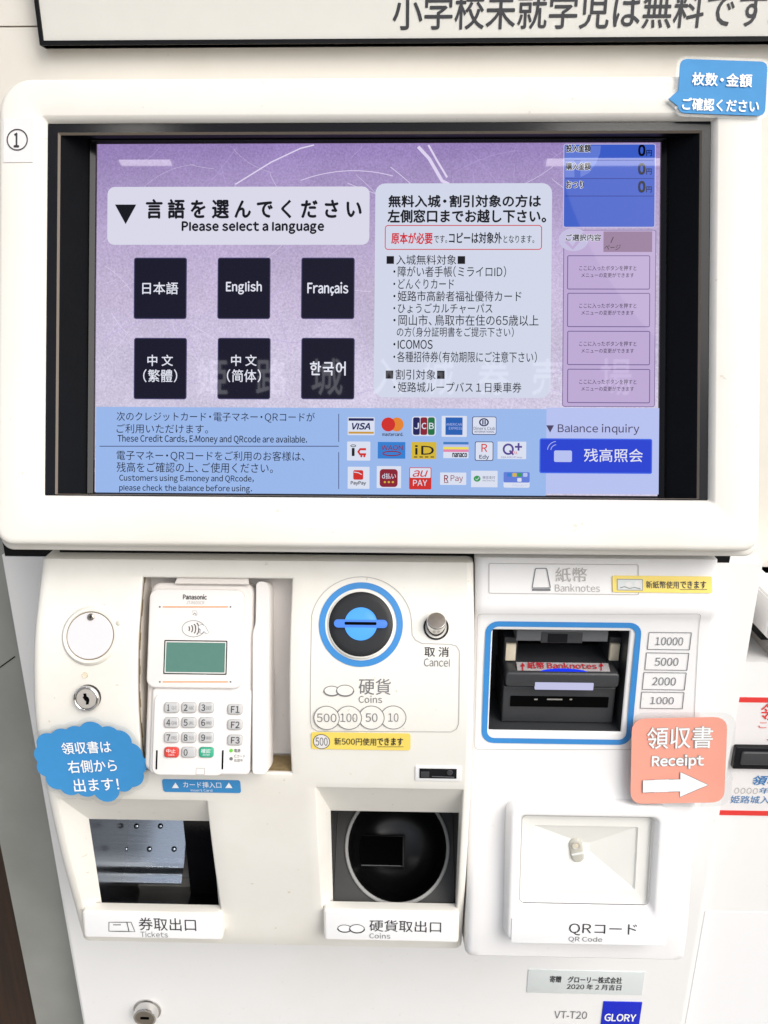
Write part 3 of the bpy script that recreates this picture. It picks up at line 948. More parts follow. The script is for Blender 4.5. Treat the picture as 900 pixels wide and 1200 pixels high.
mb.poly(SCR, pxs(SCR, [(640, 498.5), (644.5, 507), (649, 498.5)]), M['d_grey'], 0.0005)
mb.text(SCR, 'Balance inquiry', 653.5, 497, 749, 509.5, M['d_grey'], 0.0005, bold=0.006)
mb.build('payment_strip', screen, smooth=0)
mb = MB()
sbox(mb, 632, 514, 764, 555, M['balance'], 0.0005, 2.5, M['balance_rim'], 1.4)
sbox(mb, 649, 528, 670, 541.5, M['strip2'], 0.0008, 2)
for rr in (7, 11):
    c = SCR.hit(652, 528)
    mb.ribbon(SCR, [(c[0] + rr * k * math.cos(R_(a)), c[1] + rr * k * math.sin(R_(a))) for a in range(95, 176, 10)], 0.8 * k, M['strip2'], 0.0008, closed=False)
mb.text(SCR, '残高照会', 684, 526, 753, 541.5, M['d_white'], 0.0008, bold=0.004)
mb.build('balance_button', screen, smooth=0)
# payment marks
W0, W1, W2 = 0.0005, 0.00065, 0.0008
def mark(fn):
    global mb
    mb = MB(); fn(); mb.build('payment_mark', screen, smooth=0)
def tx(t_, x0, y0, x1, y1, c, b=0.01, sh=0.0, w=W2): mb.text(SCR, t_, x0, y0, x1, y1, M[c], w, bold=b, shear=sh)
def bx(x0, y0, x1, y1, c, r=0, w=W0): sbox(mb, x0, y0, x1, y1, M[c], w, r)
def dot(cx, cy, rx, ry, c, w=W1): mb.poly(SCR, ell(*SCR.hit(cx, cy), rx * k, ry * k, 24), M[c], w)
def m1():
    bx(407.5, 489, 439, 510, 'l_white', 1); bx(408.5, 490.2, 438, 493.2, 'l_navy', 0, W1); bx(408.5, 506, 438, 508.3, 'l_gold', 0, W1); tx('VISA', 412.5, 496, 434, 503.3, 'l_navy', 0.03, 0.25)
def m2():
    dot(455, 497.5, 8.4, 8.6, 'l_red'); dot(465, 497.5, 8.4, 8.6, 'l_orange', W0); tx('mastercard.', 448, 507, 472.5, 511, 'l_black', 0.02)
def m3():
    bx(482.5, 488, 511, 511, 'l_white', 4)
    for i, c in enumerate(('l_navy', 'l_crim', 'l_green')):
        x = 484 + i * 8.7; bx(x, 489.2, x + 8, 509.8, c, 2.2, W1); tx('JCB'[i], x + 1.3, 495.8, x + 7, 502.8, 'l_white', 0.02)
def m4():
    bx(517.5, 487.5, 547, 512, 'l_white', 1); bx(522, 489.3, 542, 509.8, 'l_amex', 0, W1); tx('AMERICAN', 522.8, 496, 541, 499, 'strip2', 0.0); tx('EXPRESS', 526, 500.5, 541.5, 503.6, 'strip2', 0.0)
def m5():
    bx(553.2, 488.3, 581.6, 509.6, 'd_line', 2.2); bx(554, 489, 581, 508.8, 'l_white', 2, W1); dot(567, 495, 6, 5, 'l_navy', W1 + .00008); dot(567, 495, 4.2, 3.5, 'l_white', W1 + .00014); bx(565, 492.3, 566.5, 497.7, 'l_navy', 0, W2); bx(567.6, 492.3, 569.1, 497.7, 'l_navy', 0, W2)
    tx('Diners Club', 555, 500.2, 580, 504, 'l_navy', 0.004); tx('INTERNATIONAL', 556, 505, 579.5, 507.2, 'l_navy', 0.01)
def m6():
    bx(406.8, 517.5, 434, 539.8, 'l_white', 1); bx(412.3, 525, 415.6, 534.5, 'l_black', 1, W1); mb.ribbon(SCR, ell(*SCR.hit(414, 522.5), 3.1 * k, 1.2 * k, 20), 0.8 * k, M['l_black'], W1)
    mb.ribbon(SCR, pxs(SCR, [(429, 526.5), (422, 526.5), (420, 529.5), (422, 532.5), (429, 532.5)]), 2.8 * k, M['l_red'], W1, closed=False); dot(423.5, 534.8, 1.3, 1.2, 'l_red'); dot(427, 534.8, 1.3, 1.2, 'l_red')
def m7():
    bx(442.7, 518, 475, 537.5, 'l_cyan', 0.5); tx('WAON', 447, 522, 472, 527.5, 'l_crim', 0.012); mb.ribbon(SCR, ell(*SCR.hit(459, 531.5), 10.8 * k, 2.6 * k, 30), 1.3 * k, M['l_crim'], W1)
def m8():
    bx(482, 518, 511.5, 538, 'l_yel', 1.5); tx('iD', 486, 522, 508.5, 532.8, 'l_black', 0.012)
    for q in range(4): bx(485 + q * 6.5, 535, 489 + q * 6.5, 536.2, 'l_black', 0, W1)
def m9():
    bx(519.5, 518, 549, 537, 'l_white')
    for q, c in enumerate(('l_rain1', 'strip2', 'l_rain2', 'l_rain3')): bx(519.5, 518 + q * 2.9, 549, 521 + q * 2.9, c, 0, W1)
    tx('nanaco', 530, 531, 547.3, 535.8, 'l_black', 0.03)
def m10():
    bx(556.4, 517.5, 578, 540, 'd_line', 2); bx(557.2, 518.3, 577.2, 539.2, 'l_white', 1.6, W1); tx('R', 564, 520.5, 571, 529.5, 'l_red', 0.012); tx('Edy', 561.5, 533, 573, 538.8, 'l_navy', 0.016)
def m11():
    bx(583, 517.6, 616.5, 538, 'l_white', 0.5); mb.ribbon(SCR, ell(*SCR.hit(595.5, 526.5), 5.6 * k, 5.8 * k, 28), 2.4 * k, M['l_purple'], W1); mb.ribbon(SCR, pxs(SCR, [(597, 528), (601.5, 533)]), 2.2 * k, M['l_purple'], W1, closed=False)
    bx(603.3, 522.6, 611.6, 524.8, 'l_purple', 0, W1); bx(606.4, 519.3, 608.6, 528.2, 'l_purple', 0, W2); tx('QUICPay', 587, 535, 612, 537.2, 'l_purple', 0.0)
    for q in range(3): mb.ribbon(SCR, pxs(SCR, [(600.5 + q * 2, 529), (601.7 + q * 2, 532.5)]), 0.6 * k, M['l_red'], W2, closed=False)
def m12():
    bx(407.5, 547, 433, 572.8, 'l_white', 0.5); bx(414, 551, 425.7, 562.2, 'l_red', 2, W1); mb.ribbon(SCR, pxs(SCR, [(414.6, 553.2), (420, 554), (424, 556.2)]), 1.0 * k, M['l_white'], W2, closed=False); tx('PayPay', 411, 564, 429, 569, 'l_black', 0.02)
def m13():
    bx(441.5, 546.3, 470, 572, 'l_white', 0.5); bx(445, 549.8, 466, 570.7, 'l_crim', 4, W1); tx('d払い', 447.7, 554.5, 464, 561.2, 'l_white', 0.006)
    for q in range(3): dot(451 + q * 4.7, 565, 1.4, 1.3, 'l_yel', W2)
def m14():
    bx(479.5, 547.8, 505.5, 573.5, 'l_red', 1.5); bx(480.4, 548.6, 504.6, 560, 'l_white', 1, W1); tx('au', 483.5, 551.3, 501.5, 558.8, 'l_red', 0.012, 0.3); tx('PAY', 484, 562.5, 500.5, 569.3, 'l_white', 0.008)
def m15():
    bx(515.7, 553.8, 546.3, 568.3, 'l_white', 0.5); tx('R', 520.3, 557, 525.3, 564.5, 'l_crim', 0.016); bx(520.3, 565.2, 525.5, 566, 'l_crim', 0, W1); tx('Pay', 528, 557, 542.5, 565.8, 'l_crim', 0.002)
def m16():
    bx(552, 551.7, 583, 571, 'l_white', 0.5); dot(559, 561, 4.2, 3.7, 'l_green2'); mb.ribbon(SCR, pxs(SCR, [(557, 561), (558.6, 562.6), (561.3, 559.6)]), 0.8 * k, M['l_white'], W2, closed=False); tx('微信支付', 565.3, 557.8, 580, 561.5, 'd_grey', 0.0); tx('WeChat Pay', 565.3, 562.3, 580, 564.6, 'd_grey', 0.0)
def m17():
    bx(590, 553.3, 620.5, 571.5, 'l_white', 2); bx(590, 553.3, 620.5, 565.5, 'amount2', 1.5, W1)
    for q, c in enumerate(('l_cyan', 'l_yel', 'l_green2', 'strip2')): bx(594 + q * 6.3, 554.3, 599 + q * 6.3, 558.8, c, 1, W2)
    bx(606, 560.2, 611, 564.6, 'l_white', 1, W2); tx('Alipay+', 600, 567, 618, 570.8, 'strip2', 0.0)
for f in (m1, m2, m3, m4, m5, m6, m7, m8, m9, m10, m11, m12, m13, m14, m15, m16, m17): mark(f)

# --- coin slot
def onpanel(S, x0, y0, x1, y1): return rect(S, x0, y0, x1, y1)
mb = MB()
c0 = LEFT.hit(423, 731.5)
rb, rbi = 49.6, 42.2
kl = pix(LEFT, 423, 731)
b = rect(LEFT, 373.5, 683, 472.8, 780.8)
ru, rv = (b[2] - b[0]) / 2, (b[3] - b[1]) / 2
cc = ((b[0] + b[2]) / 2, (b[1] + b[3]) / 2)
rr = (ru + rv) / 2
mb.ring(LEFT, ell(*cc, rr, rr, 72), ell(*cc, rr * 0.85, rr * 0.85, 72), M['ring_blue'], 0.0005, 0.0005)
slot = mb.build('coin_slot', TM, smooth=30)
TC = LEFT.tangent(423, 731)
cu_, cv_ = TC.hit(423, 731.3)
r_d = 37 * kl
mb = MB()
mb.lathe(TC, (cu_, cv_), [(r_d + 0.0016, -0.006), (r_d + 0.0016, 0.0004), (r_d + 0.0004, 0.0012)], M['left'], 64, cap=False)
mb.lathe(TC, (cu_, cv_), [(r_d + 0.0004, 0.0012), (r_d - 0.0006, 0.0018), (r_d - 0.004, 0.0022), (r_d * 0.53, 0.0022)], M['disc'], 64, cap=True)
mb.build('bezel_disc', slot, smooth=30)
mb = MB()
mb.lathe(TC, (cu_, cv_), [(19.2 * kl, 0.0018), (19.0 * kl, 0.0032), (17.5 * kl, 0.0042), (12 * kl, 0.0052), (6 * kl, 0.0056)], M['coin_light'], 48)
mb.slab(TC, (cu_ - 31 * kl, cv_ - 4.6 * kl, cu_ + 31 * kl, cv_ + 4.6 * kl), 4.5 * kl, 0.0018, 0.0066, M['coin_light2'], 0.0012)
mb.build('slot_light', slot, smooth=40)
mb = MB()
mb.slab(TC, (cu_ - 18.5 * kl, cv_ - 1.7 * kl, cu_ + 18.5 * kl, cv_ + 1.7 * kl), 1.2 * kl, 0.004, 0.0068, M['void'])
mb.build('slot_opening', slot, smooth=0)

# --- cancel button
u_, v_ = LEFT.hit(511, 735)
P0 = LEFT.tangent(511, 735)
tl = R_(24)
BP = Plane(P0.pt(0, 0, -0.002), P0.U, P0.V * math.cos(tl) - P0.N * math.sin(tl))
mb = MB()
mb.lathe(P0, (0, 0), [(0.0098, 0.0002), (0.0094, 0.0012), (0.0084, 0.0012), (0.0082, -0.003)], M['black'], 40, cap=True)
cb = mb.build('cancel_button', TM, smooth=30)
mb = MB()
mb.lathe(BP, (0, 0), [(0.0074, -0.002), (0.0074, 0.0105), (0.0072, 0.0111), (0.0066, 0.0115)], [M['chrome'], M['chrome'], M['chrome']], 48, cap=False)
mb.lathe(BP, (0, 0), [(0.0066, 0.0115), (0.003, 0.0117)], M['nickel'], 48, cap=True)
mb.build('button_cap', cb, smooth=40)

# --- prints of the coin side
mb = MB()
outl = [(365, 744)]
outl += [(423.5 + 59 * math.cos(R_(a)), 731 - 55 * math.sin(R_(a))) for a in range(170, -2, -8)]
outl += [(483, 744), (487, 750), (495, 754), (528, 755), (535, 757), (538.5, 763), (537.5, 848), (535, 854), (529, 857.5), (372, 856.5), (366, 853), (364, 847)]
mb.ribbon(LEFT, pxs(LEFT, outl), 0.00055, M['ink_pale'], 0.0004, closed=True, step=0.004)
mb.text(LEFT, '取消', 497.5, 758, 526, 769.5, M['ink'], 0.0004, bold=0.006, spacing=1.25)
mb.text(LEFT, 'Cancel', 497, 771.5, 527, 781, M['ink_grey'], 0.0004)
mb.text(LEFT, '硬貨', 420.5, 795, 458, 814, M['ink_grey'], 0.0004)
mb.text(LEFT, 'Coins', 420.5, 815, 448, 823.5, M['ink_grey'], 0.0004)
for cx, cy, rx, ry in ((389, 809.5, 9.2, 5.6), (404.5, 809, 10, 6.4)):
    b = rect(LEFT, cx - rx, cy - ry, cx + rx, cy + ry)
    uv = ell((b[0] + b[2]) / 2, (b[1] + b[3]) / 2, (b[2] - b[0]) / 2, (b[3] - b[1]) / 2, 32)
    mb.poly(LEFT, uv, M['left'], 0.0004 if cx < 400 else 0.00055)
    mb.ribbon(LEFT, uv, 0.0006, M['ink_grey'], 0.00048 if cx < 400 else 0.00063)
    mb.ribbon(LEFT, uv[16:32] + uv[:1], 0.0011, M['ink_grey'], 0.00049 if cx < 400 else 0.00064, closed=False)
mb.build('coin_side_print', TM, smooth=0)
mb = MB()
for i, (t_, cx) in enumerate((('10', 461), ('50', 435.5), ('100', 409), ('500', 383))):
    b = rect(LEFT, cx - 14.8, 827, cx + 14.8, 854)
    uv = ell((b[0] + b[2]) / 2, (b[1] + b[3]) / 2, (b[2] - b[0]) / 2, (b[3] - b[1]) / 2, 40)
    mb.poly(LEFT, uv, M['left'], 0.0004 + i * 0.00022)
    mb.ribbon(LEFT, uv, 0.00058, M['ink_grey'], 0.00047 + i * 0.00022)
    hw = {'10': 6, '50': 7, '100': 10, '500': 11.5}[t_]
    mb.text(LEFT, t_, cx - hw, 835.5, cx + hw, 845.5, M['ink_grey'], 0.00049 + i * 0.00022)
mb.build('coin_value_print', TM, smooth=0)

# --- small sensor slot
mb = MB()
TS = LEFT.tangent(513, 906)
mb.slab(TS, rect(TS, 486.5, 897.5, 540.5, 914.5), 0.0008, -0.002, 0.0008, M['print_plate'], 0.0003)
ss = mb.build('sensor_slot', TM, smooth=30)
mb = MB()
b = rect(TS, 491.5, 900, 535, 911.2)
mb.slab(TS, b, 0.0003, 0.0004, 0.0011, M['black_gloss'])
mb.slab(TS, rect(TS, 493, 903, 503, 909.5), 0.0003, 0.001, 0.0016, M['dgrey'], 0.0002)
mb.lathe(TS, TS.hit(527, 904), [(0.0025, 0.001), (0.0022, 0.002), (0.0012, 0.0022)], M['dgrey'], 20)
mb.ribbon(TS, pxs(TS, [(506, 908.5), (532, 909.5)]), 0.0008, M['mgrey'], 0.0014, closed=False)
mb.build('sensor_window', ss, smooth=30)

# --- round cover plate, rivet, hole and lock on the left
TV = LEFT.tangent(106, 745)
kv = pix(LEFT, 106, 745)
mb = MB()
cvr = TV.hit(106, 745)
mb.lathe(TV, cvr, [(36 * kv, -0.0036), (33.5 * kv, 0.0002), (31 * kv, 0.0016), (28.4 * kv, 0.0014), (27.7 * kv, 0.0003)], M['left'], 56, cap=False)
mb.lathe(TV, cvr, [(27.8 * kv, 0.0004), (26.6 * kv, 0.0004)], M['rust'], 56, cap=False)
mb.lathe(TV, cvr, [(26.9 * kv, 0.0004), (26.7 * kv, 0.0010), (26.1 * kv, 0.0014)], M['cover'], 56)
cp = mb.build('round_cover', TM, smooth=30)
mb = MB()
mb.lathe(TV, TV.hit(107.5, 723), [(4.2 * kv, 0.001), (4.0 * kv, 0.0022), (2.8 * kv, 0.0027)], M['nickel'], 24)
a_ = TV.hit(107.5, 723)
mb.slab(TV, (a_[0] - 2.4 * kv, a_[1] - .5 * kv, a_[0] + 2.4 * kv, a_[1] + .5 * kv), 1e-4, 0.0026, 0.0029, M['black'])
mb.slab(TV, (a_[0] - .5 * kv, a_[1] - 2.4 * kv, a_[0] + .5 * kv, a_[1] + 2.4 * kv), 1e-4, 0.0026, 0.00295, M['black'])
mb.build('screw', cp, smooth=30)
mb = MB()
mb.lathe(TV, TV.hit(138, 730.5), [(3.2 * kv, -0.002), (2.9 * kv, 0.0006), (1.8 * kv, 0.0011)], M['lens'], 20)
mb.build('rivet', TM, smooth=40)
TH = LEFT.tangent(100, 791)
mb = MB()
mb.lathe(TH, TH.hit(100, 791), [(3.6 * kv, 0.0002), (3.3 * kv, 0.0007), (2.6 * kv, 0.0002)], M['cream'], 20)
mb.build('plug', TM, smooth=40)

def lock(S, cx, cy, r, name):
    mb = MB()
    c = S.hit(cx, cy)
    mb.lathe(S, c, [(r, -0.001), (r, 0.003), (r * 0.97, 0.0042), (r * 0.88, 0.0048), (r * 0.82, 0.0044), (r * 0.80, 0.0036)], [M['black_gloss'], M['chrome'], M['chrome'], M['chrome'], M['black']], 48, cap=False)
    o = mb.build('cabinet_lock', TM, smooth=30)
    mb = MB()
    mb.lathe(S, c, [(r * 0.80, 0.0036), (r * 0.76, 0.0042), (r * .5, 0.0043)], M['silver_edge'], 48)
    mb.build('lock_face', o, smooth=30)
    mb = MB()
    q = r * 0.42
    uv = [(c[0] + x * q, c[1] + y * q) for x, y in ((-.5, 1.0), (.05, 1.05), (.15, .5), (.5, .25), (.62, -.2), (.45, -1.0), (-.05, -1.05), (0, -.5), (-.35, -.1), (-.62, .35), (-.4, .5))]
    mb.prism(S, uv, 0.0042, 0.00445, M['void'])
    mb.build('keyhole', o, smooth=0)
    return o
TLk = LEFT.tangent(103.5, 817)
lock(TLk, 103.5, 817, 15.0 * pix(TLk, 103, 817), 'lock')

# --- card terminal recess (part of the machine)
mb = MB()
RP = Plane(LEFT.pt(0, H_TERM[3], -0.030), (1, 0, 0), (0, 0.05, 1))
u0, v0, u1, v1 = H_TERM
top, bot = LEFT.pt(0, v1, -0.0015), LEFT.pt(0, v0, -0.0015)
n = 24
for side in (u0, u1):
    pts_f = [LEFT.pt(side, v0 + (v1 - v0) * i / n, -0.0015) for i in range(n + 1)]
    yb = 0.578
    for a, b in zip(pts_f, pts_f[1:]):
        q = [a, b, Vector((side, yb, b.z)), Vector((side, yb, a.z))]
        mb.poly3(q, M['recess'])
for a, b in zip(pts_f, pts_f[1:]):
    pass
pl_ = [LEFT.pt(u0 + 0.0002, v0 + (v1 - v0) * i / n, -0.0015) for i in range(n + 1)]
for i, (a, b) in enumerate(zip(pl_, pl_[1:])):
    wd = 0.0030 + 0.0012 * math.sin(i * 1.7)
    mb.poly3([a + Vector((0, 0.0022, 0)), b + Vector((0, 0.0022, 0)), b + Vector((0, 0.0022 + wd, 0)), a + Vector((0, 0.0022 + wd, 0))], M['rust'])
zt, zb = top.z, bot.z
mb.poly3([Vector((u0, top.y, zt)), Vector((u1, top.y, zt)), Vector((u1, 0.578, zt)), Vector((u0, 0.578, zt))], M['recess'])
mb.poly3([Vector((u0, bot.y, zb)), Vector((u1, bot.y, zb)), Vector((u1, 0.578, zb)), Vector((u0, 0.578, zb))], M['recess'])
# sloping rear plate of the recess, facing the user
mb.poly3([Vector((u0, 0.573, zt - 0.001)), Vector((u1, 0.573, zt - 0.001)), Vector((u1, bot.y + 0.022, zb + 0.001)), Vector((u0, bot.y + 0.022, zb + 0.001))], M['term_grey'])
rec = mb.build('terminal_recess', TM, smooth=20)
mb = MB()
kp = 0.0016
RB = Plane((0, 0.575, zt), (1, 0, 0), (0, 0, 1))
e = 0.0012
mb.box3((u0 + .0003, LEFT.pt(0, v0, 0).y + 0.003, zb), (u1 - .0003, LEFT.pt(0, v0, 0).y + 0.02, zb + 0.0022), M['rust'])
mb.build('recess_ledge', rec, smooth=0)

# --- ticket tray
mb = MB()
TYY = 0.528
TP = wallplane(TYY)
q = funnel(mb, LEFT, H_TICK, TP, (112, 961, 252, 1059), M['left'])
# white lip at the foot of the opening
tray = mb.build('ticket_tray', TM, smooth=20)
mb = MB()
a, b_, c, d = q
yb = 0.66
F = lambda x, y, z: Vector((x, y, z))
z0, z1 = EYE.z + b_, EYE.z + d
y0 = TYY
mb.poly3([F(a, y0, z0), F(a, y0, z1), F(a, yb, z1 + .05), F(a, yb, z0 - .1)], M['black_gloss'])
mb.poly3([F(c, y0, z0), F(c, yb, z0 - .1), F(c, yb, z1 + .05), F(c, y0, z1)], M['black_gloss'])
mb.poly3([F(a, y0, z1), F(c, y0, z1), F(c, yb, z1 + 0.05), F(a, yb, z1 + 0.05)], M['void'])
mb.poly3([F(a, y0, z0), F(a, yb, z0 - 0.10), F(c, yb, z0 - 0.10), F(c, y0, z0)], M['black_gloss'])
mb.poly3([F(a, yb, z0 - 0.1), F(a, yb, z1 + 0.05), F(c, yb, z1 + 0.05), F(c, yb, z0 - 0.1)], M['void'])
# right-hand black guide
mb.build('tray_liner', tray, smooth=0)
# steel flap inside
mb = MB()
FP = wallplane(0.600)
xa, xb = FP.hit(129, 990)[0], FP.hit(219, 990)[0]
zt_, zm_, zl_ = EYE.z + FP.hit(170, 958)[1] + 0.012, EYE.z + wallplane(0.585).hit(170, 1015)[1], EYE.z + wallplane(0.572).hit(170, 1039)[1]
prof = [(0.622, zt_ + 0.006), (0.612, zt_ - 0.014), (0.587, zm_ + 0.003), (0.584, zm_), (0.578, zm_ - 0.003), (0.573, zm_ - 0.009), (0.572, zl_ + 0.003), (0.575, zl_)]
sm = []
for i in range(len(prof) - 1):
    for t_ in range(4):
        f = t_ / 4; sm.append((prof[i][0] * (1 - f) + prof[i + 1][0] * f, prof[i][1] * (1 - f) + prof[i + 1][1] * f))
sm.append(prof[-1])
for (ya, za), (yc, zc) in zip(sm, sm[1:]):
    mb.poly3([F(xa, ya, za), F(xb, ya, za), F(xb, yc, zc), F(xa, yc, zc)], M['steel'])
bmesh.ops.remove_doubles(mb.bm, verts=list(mb.bm.verts), dist=1e-5)
flap = mb.build('steel_flap', tray, smooth=60)
_d = Vector((0.587 - 0.612, zm_ + 0.003 - zt_ + 0.014))
FL = Plane(F(0, 0.612, zt_ - 0.014), (1, 0, 0), (0, -_d.x, -_d.y))
for X, Y in ((160, 968), (188, 968), (147, 995), (175, 995), (204, 995)):
    mb = MB()
    c_ = FL.hit(X, Y)
    rr = 0.0028
    mb.lathe(FL, c_, [(rr * math.cos(R_(g)), -0.0006 + rr * 0.8 * math.sin(R_(g))) for g in range(0, 90, 15)], M['steel'], 20)
    mb.build('bump', flap, smooth=60)
mb = MB()
GPx = wallplane(0.575)
xg = GPx.hit(219, 1000)[0]
mb.box3((xg, 0.574, z0 - 0.04), (c - 0.0005, 0.655, z1 - 0.001), M['black_gloss'])
mb.build('guide_block', tray, smooth=0)


def label_block(x0, y0, x1, y1, tilt, out, name, r=0.004):
    """small ledge with a printed plate that leans back so as to face up at the user"""
    P = wallplane(out)
    u, v = P.hit((x0 + x1) / 2, (y0 + y1) / 2)
    t_ = R_(tilt)
    return Plane(P.pt(u, v), (1, 0, 0), (0, math.sin(t_), math.cos(t_)))
def ledge(x0, y0, x1, y1, tilt, out, mat, mat2):
    S = label_block(x0, y0, x1, y1, tilt, out, '')
    mb = MB()
    b = rect(S, x0, y0, x1, y1)
    mb.slab(S, b, 0.0035, -0.010, 0.0, mat, 0.0018, 5)
    o = mb.build('label_ledge', TM, smooth=35)
    mb2 = MB()
    mb2.slab(S, ins(b, 0.0022), 0.002, 0.0, 0.0004, mat2, 0.0001, 5)
    o2 = mb2.build('label_plate', o, smooth=35)
    return S, o, o2
S1, led1, pl1 = ledge(97, 1069, 260, 1101, 7, 0.5135, M['left'], M['print_plate'])
mb = MB()
mb.text(S1, '券取出口', 163, 1075, 230, 1090, M['ink'], 0.0008)
mb.text(S1, 'Tickets', 165, 1091, 197, 1097.5, M['ink_grey'], 0.0008)
mb.ribbon(S1, pxs(S1, [(128, 1080), (154, 1080), (158.5, 1091), (128, 1090.5)]), 0.0007, M['ink'], 0.0008)
mb.ribbon(S1, pxs(S1, [(149, 1080), (151.5, 1090.5)]), 0.0007, M['ink'], 0.0008, closed=False)
mb.ribbon(S1, pxs(S1, [(133, 1083), (142, 1083)]), 0.0009, M['ink_grey'], 0.0008, closed=False)
mb.build('lettering', led1, smooth=0)

# --- coin tray
mb = MB()
CYY = 0.528
CP = wallplane(CYY)
q = funnel(mb, LEFT, H_COIN, CP, (389, 951, 535.5, 1063), M['left'])
ctray = mb.build('coin_tray', TM, smooth=20)
a, b_, c, d = q
z0, z1 = EYE.z + b_, EYE.z + d
y0, yb = CYY, 0.66
mb = MB()
mb.poly3([F(a, y0, z0), F(a, y0, z1), F(a, yb, z1), F(a, yb, z0)], M['cup_plate'])
mb.poly3([F(c, y0, z0), F(c, yb, z0), F(c, yb, z1), F(c, y0, z1)], M['cup_plate'])
mb.poly3([F(a, y0, z1), F(c, y0, z1), F(c, yb, z1), F(a, yb, z1)], M['void'])
mb.poly3([F(a, yb, z0), F(a, yb, z1), F(c, yb, z1), F(c, yb, z0)], M['void'])
mb.build('tray_liner', ctray, smooth=0)
# leaning grey plate with a round cup
tl = R_(47)
PV = Vector((0, math.sin(tl), math.cos(tl)))
PO = F(0, y0 + 0.0005, z0 + 0.0006)
CUP = Plane(PO, (1, 0, 0), PV)
cb_ = rect(CUP, 404, 932, 527, 1062)
ccx, rcu = (cb_[0] + cb_[2]) / 2, (cb_[2] - cb_[0]) / 2
ccy = CUP.hit(465, 1062)[1] + rcu * 1.02
mb = MB()
N_ = 64
circ = [(ccx + rcu * math.cos(2 * math.pi * i / N_), ccy + rcu * 1.02 * math.sin(2 * math.pi * i / N_)) for i in range(N_)]
pw = (a + 0.0003, 0.0, c - 0.0003, ccy + rcu * 1.25)
sq = []
for i in range(N_):
    cu2, su2 = math.cos(2 * math.pi * i / N_), math.sin(2 * math.pi * i / N_)
    tt = min(((pw[2] - ccx) / cu2) if cu2 > 1e-6 else ((pw[0] - ccx) / cu2 if cu2 < -1e-6 else 9), ((pw[3] - ccy) / su2) if su2 > 1e-6 else ((pw[1] - ccy) / su2 if su2 < -1e-6 else 9))
    sq.append((ccx + cu2 * tt, ccy + su2 * tt))
mb.ring(CUP, sq, circ, M['cup_plate'], 0.0, 0.0)
mb.build('cup_plate', ctray, smooth=20)
mb = MB()
for (ra, wa), (rb2, wb) in (((1.0, 0.0), (1.0, 0.0016)), ((1.0, 0.0016), (0.985, 0.0022)), ((0.985, 0.0022), (0.945, 0.0022)), ((0.945, 0.0022), (0.935, 0.0012))):
    A = [CUP.pt(ccx + (u - ccx) * ra, ccy + (v - ccy) * ra, wa) for u, v in circ]
    B = [CUP.pt(ccx + (u - ccx) * rb2, ccy + (v - ccy) * rb2, wb) for u, v in circ]
    mb.loops([A, B], M['rim_grey'])
mb.build('cup_rim', ctray, smooth=50)
mb = MB()
rings = []
for ra, wa in ((0.935, 0.0012), (0.925, -0.006), (0.90, -0.02), (0.84, -0.034), (0.70, -0.045), (0.45, -0.05), (0.1, -0.051)):
    rings.append([CUP.pt(ccx + (u - ccx) * ra, ccy + (v - ccy) * ra, wa) for u, v in circ])
mb.loops(rings, M['cup_black'], cap1=True)
cup = mb.build('coin_cup', ctray, smooth=50)
mb = MB()
DP = CUP.shift(-0.040)
b = rect(DP, 419, 980, 472, 1014)
mb.slab(DP, ins(b, -0.0015), 0.001, -0.012, 0.0, M['black'], 0.0006)
mb.slab(DP, b, 0.0005, -0.001, 0.0004, M['void'])
mb.ribbon(DP, [(b[0] + 0.002, b[1] - 0.0002), (b[2] - 0.002, b[1] - 0.0002)], 0.0007, M['mgrey'], 0.0006, closed=False)  # grey line painted for the lit lower edge of the opening
mb.build('coin_chute', cup, smooth=20)
S2, led2, pl2 = ledge(379, 1067, 538, 1104, 7, 0.5125, M['left'], M['print_plate'])
mb = MB()
mb.text(S2, '硬貨取出口', 433, 1078, 517, 1091.5, M['ink'], 0.0008)
mb.text(S2, 'Coins', 433, 1093, 457.5, 1099, M['ink_grey'], 0.0008)
for cx, cy, rx, ry in ((404, 1087.5, 8, 4.2), (418.5, 1087.5, 8.6, 4.8)):
    b = rect(S2, cx - rx, cy - ry, cx + rx, cy + ry)
    uv = ell((b[0] + b[2]) / 2, (b[1] + b[3]) / 2, (b[2] - b[0]) / 2, (b[3] - b[1]) / 2, 32)
    mb.poly(S2, uv, M['print_plate'], 0.0006 if cx < 410 else 0.0008)
    mb.ribbon(S2, uv, 0.0006, M['ink'], 0.0007 if cx < 410 else 0.0009)
    mb.ribbon(S2, uv[16:32] + uv[:1], 0.0011, M['ink'], 0.00072 if cx < 410 else 0.00092, closed=False)
mb.build('lettering', led2, smooth=0)

# --- banknote side
mb = MB()
hb = rect(RIGHT, 573, 661, 748, 696)
mb.ribbon(RIGHT, rrect(*hb, 0.001), 0.0005, M['ink_pale'], 0.0005)
mb.text(RIGHT, '紙幣', 651, 665, 688, 682, M['ink_pale'], 0.0005)
mb.text(RIGHT, 'Banknotes', 650.5, 684.5, 703, 693.5, M['ink_pale'], 0.0005)
mb.ribbon(RIGHT, rpoly(pxs(RIGHT, [(627.5, 666), (640.5, 666), (645, 689), (623.5, 689)]), 0.001), 0.0007, M['ink_grey'], 0.0005)
mb.ribbon(RIGHT, pxs(RIGHT, [(623.5, 691.2), (645, 691.2)]), 0.0016, M['ink_grey'], 0.0005, closed=False)
ob_ = rpoly(pxs(RIGHT, [(560, 719), (822, 719), (812, 878), (556, 878)]), 0.004)
mb.ribbon(RIGHT, ob_, 0.0004, M['ink_pale'], 0.0005)
